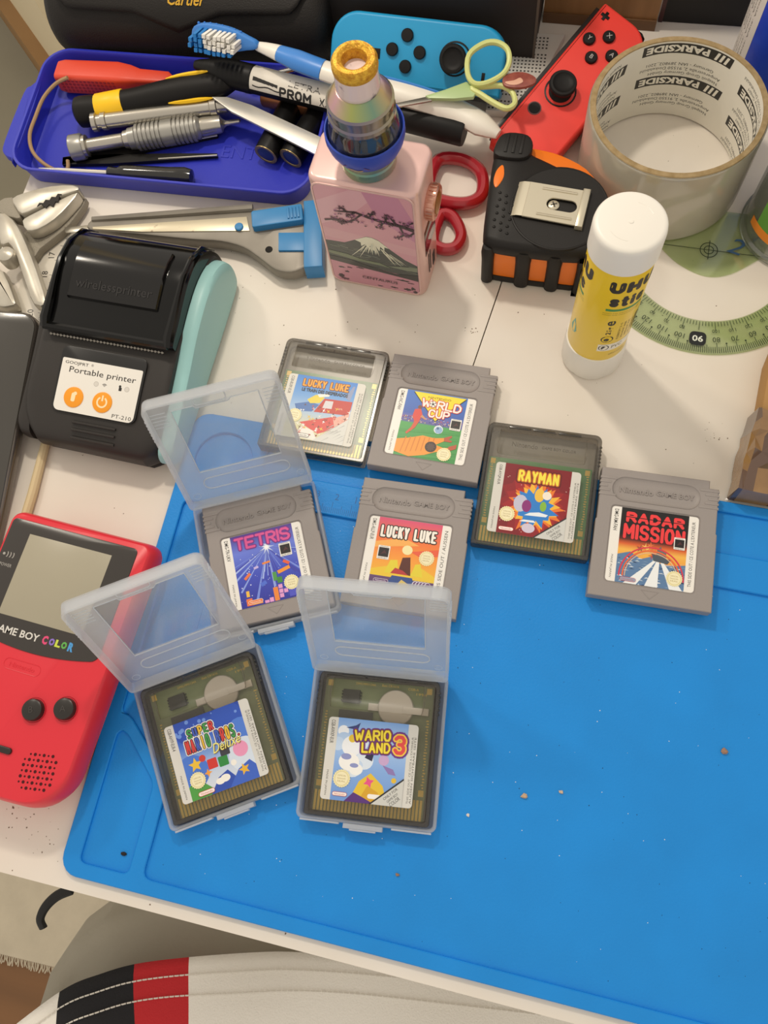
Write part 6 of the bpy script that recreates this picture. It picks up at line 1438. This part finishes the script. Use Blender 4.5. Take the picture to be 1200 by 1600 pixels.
def build_back_boxes():
    # dark box behind the blue controller
    t = thing('dark_box', 'dark brown cardboard box standing behind the blue controller', 'box', (-98, 437, 0), 1.2)
    m = MB(); m.box(-62, -27, 0, 62, 27, 118, .8); obj('carton', m, mat('dark_carton', '2b2320', .6, bump=.1, bscale=300), t)
    for x in (61.2, -62.6): e = MB(); e.box(x, -27.4, 0, x + 1.4, -26, 118.4); obj('edge_strip', e, mat('carton_edge', '5e5248', .6), t)
    t = thing('wooden_box', 'brown wooden board standing upright behind the red controller', 'board', (-2, 452, 0), 1)
    m = MB(); m.box(-33, -6, 0, 34, 6, 120, .6); obj('panel', m, mat('board_wood', 'a87c4e', .6, vcol='8f673e', vscale=18, stretch=(6, 1, .5)), t)
    m = MB(); m.box(-33, -7.2, 0, 34, -6, 7, .3); obj('lower_strip', m, mat('strip_wood', '6b4c30', .6), t)
    t = thing('black_box', 'black box with dark red edge standing behind the tape roll', 'box', (59, 474, 0), 2)
    m = MB(); m.box(-24, -20, 0, 32, 20, 150, .8); obj('carton', m, mat('black_carton', '0d0a0b', .6), t)
    m = MB(); m.box(-26.5, -20.4, 0, -24, 20, 150, .4); obj('spine_edge', m, mat('dark_red', '4a1a1c', .35), t)
    # breadboard
    t = thing('breadboard', 'white solderless breadboard half hidden under the red controller', 'breadboard', (-42, 399, 0), 3)
    wh = mat('breadboard_white', 'd9d6cf', .5)
    m = MB(); m.slab([(-16, -28), (6, -28), (24, 31), (-16, 31)], 0, 5.4, .5); obj('base', m, wh, t)
    h = MB()
    for i in range(14):
        for j in range(22):
            x, y = -14.5 + 2.2 * i, -26 + 2.54 * j
            if j in (3, 10, 17) or x > 4 + (y + 28) * .31: continue
            h.box(x - .55, y - .55, 5.4, x + .55, y + .55, 5.45)
    o = obj('contact_holes', h, mat('hole_grey', '4b4844', .8), t); o['kind'] = 'stuff'
build_back_boxes()

# ---------------------------------------------------------------- room behind and below
def build_room():
    fl = MB(); fl.box(-1700, -900, -745, 900, 1500, -725); struct(obj('floor', fl, mat('floor_olive', '8f8a78', .6, vcol='857f6c', vscale=3)))
    # back left wall with its wooden baseboard, running diagonally to the desk
    a, b = Vector((-1067.6, 1124)), Vector((-951, 1011.3)); d = (b - a).normalized(); n = Vector((-d.y, d.x))
    if n.y < 0: n = -n
    c = a - d * 500; e = b + d * 380
    W_ = MB()
    def quad(o0, o1, h0, h1, m_):
        p0, p1 = c + n * o0, e + n * o0; p2, p3 = e + n * o1, c + n * o1
        m_.prism([tuple(p0), tuple(p1), tuple(p2), tuple(p3)], [(0, h0), (0, h1)])
    quad(22, 60, -725, 900, W_); struct(obj('wall_left', W_, mat('wall_cream', 'd8c9a8', .7)))
    B_ = MB(); quad(0, 22, -725, -615, B_); struct(obj('baseboard_left', B_, mat('baseboard_wood', '9a7444', .55, vcol='7e5c34', vscale=6)))
build_room()

def build_cloths():
    jer = bpy.data.materials.new('jersey_knit'); jer.use_nodes = True; MATS['jersey_knit'] = jer
    # the seat: pale grey cloth mound under the desk edge
    def sheet(nx, ny, fx): 
        m = MB(); v = [fx(i / nx, j / ny) for j in range(ny + 1) for i in range(nx + 1)]
        m.add(v, [(j * (nx + 1) + i, j * (nx + 1) + i + 1, (j + 1) * (nx + 1) + i + 1, (j + 1) * (nx + 1) + i) for j in range(ny) for i in range(nx)])
        return m
    # hem line of the jersey, left to right
    hem = [(-236, -205), (-203.4, -167.2), (-185.8, -149.1), (-170.7, -139.3), (-153, -130), (-125.7, -120.2), (-89.5, -109.2), (-66.3, -103.8), (-23, -96.7), (40, -88), (160, -76)]
    hs = smooth(hem, 6, False); L = len(hs) - 1
    acc = [0.0]
    for p, q in zip(hs, hs[1:]): acc.append(acc[-1] + math.hypot(q[0] - p[0], q[1] - p[1]))
    def hp(u):
        s = u * acc[-1]
        for k in range(L):
            if s <= acc[k + 1] + 1e-6:
                w_ = (s - acc[k]) / max(1e-6, acc[k + 1] - acc[k]); return [hs[k][c] * (1 - w_) + hs[k + 1][c] * w_ for c in (0, 1)]
        return list(hs[-1])
    def xhem(x):
        for p, q in zip(hs, hs[1:]):
            if p[0] <= x <= q[0]: return p[1] + (q[1] - p[1]) * (x - p[0]) / (q[0] - p[0])
        return hs[-1][1]
    stripe = lambda x, y: x - (y - xhem(x)) * .0
    def surf(u, v):
        x, y = hp(u); d = v * 150
        fold = 3.2 * math.sin(x * .06 + d * .035) * min(1, d / 40) + 5 * math.exp(-((x + 95 + d * .3) / 26) ** 2) * min(1, d / 30)
        z = -75 + fold - 3 * math.exp(-d / 6) - .00045 * (d - 40) ** 2 - .0011 * max(0, -x - 150) ** 2
        return (x + d * .33, y - d * .94, z)
    t = thing('jersey', 'white jersey with one black and one red stripe below the desk edge', 'jersey', (0, 0, 0))
    nx, ny = 130, 34
    V = [surf(i / nx, j / ny) for j in range(ny + 1) for i in range(nx + 1)]
    m = MB()
    for j in range(ny):
        for i in range(nx):
            x = hp((i + .5) / nx)[0]
            k = 1 if -190 < x + .10 * j <= -153.2 else 2 if -153.2 < x + .10 * j <= -124.8 else 0
            q = (j * (nx + 1) + i, (j + 1) * (nx + 1) + i, (j + 1) * (nx + 1) + i + 1, j * (nx + 1) + i + 1)
            m.f.append(q); m.m.append(k); m.c.append(None)
    m.v = V
    kn = dict(rough=.85, bump=.7, bscale=1100)
    o = obj('cloth', m, [mat('jersey_white', 'efebe3', **kn), mat('jersey_black', '17161a', **kn), mat('jersey_red', 'c0232a', **kn)], t, sharp=80)
    md = o.modifiers.new('thickness', 'SOLIDIFY'); md.thickness = .0014
    for dv in (.052, .115):
        s = MB(); N = 150
        for i in range(N):
            a, b = surf((i + .1) / N, dv), surf((i + .9) / N, dv); s.tube([(a[0], a[1], a[2] + .9), ((a[0] + b[0]) / 2, (a[1] + b[1]) / 2, (a[2] + b[2]) / 2 + 1.2), (b[0], b[1], b[2] + .9)], .42, 5)
        q = obj('hem_stitching', s, mat('thread_white', 'ddd8ce', .8), t)
    # grey cloth of the seat behind it
    def mound(u, v):
        # u along the arc from the lower left round to the right, v down to the floor side
        arc = [(-205, -230), (-221, -178), (-221, -150), (-214, -132), (-196, -112), (-170, -98), (-120, -80), (-40, -70), (60, -64)]
        s = u * (len(arc) - 1); a = int(min(s, len(arc) - 2)); w_ = s - a
        x, y = [arc[a][c] * (1 - w_) + arc[a + 1][c] * w_ for c in (0, 1)]
        cx, cy = -60, -230
        k = 1 - v
        zz = -114 + 12 * math.sin(v * PI / 2)
        return (cx + (x - cx) * k, cy + (y - cy) * k, zz - (40 if v == 0 else 0) + 2.5 * math.sin(u * 14 + v * 6) * min(1, v * 6))
    m = sheet(60, 16, mound); o = obj('seat_cloth', m, mat('seat_grey', 'aba596', .85, bump=.5, bscale=500), None, sharp=80)
    tag(o, 'crumpled grey cloth mound between the white jersey and the desk edge', 'cloth')
    # black strap
    m = MB(); m.tube(smooth([(-226, -117, -146), (-235, -123, -148), (-241, -131, -150), (-243, -139, -152), (-240, -144, -154)], 5, False), 3.2, 8, sq=.6)
    tag(obj('strap', m, mat('strap_black', '131212', .6)), 'short curved black strap below the desk at the lower left', 'strap')
    # pale rug with fringe and the boards beside it
    m = MB(); m.slab([(-700, -274), (-300, -262), (-300, 60), (-700, 60)], -512, -500, 3); rg = thing('rug', 'pale beige woven rug with fringe in the lower left corner', 'rug', (0, 0, 0))
    obj('pile', m, mat('rug_beige', 'c9bea8', .95, bump=.9, bscale=220, var=.06, vscale=40), rg)
    f = MB(); rnd = random.Random(4)
    for i in range(130):
        x = -560 + 2 * i; y = -274 + (x + 700) * .03; f.tube([(x, y, -504), (x + rnd.uniform(-1, 1), y - 4, -506), (x + rnd.uniform(-2, 2), y - rnd.uniform(7, 10), -509)], .7, 4)
    o = obj('fringe', f, MATS['rug_beige'], rg); o['kind'] = 'stuff'
    m = MB(); m.slab([(-700, -560), (-360, -560), (-360, 100), (-700, 100)], -545, -514, 1); tag(obj('wooden_platform', m, mat('platform_wood', '8a6038', .5, vcol='74502e', vscale=9, stretch=(.3, 3, 1))), 'brown wooden platform under the beige rug', 'platform')
build_cloths()
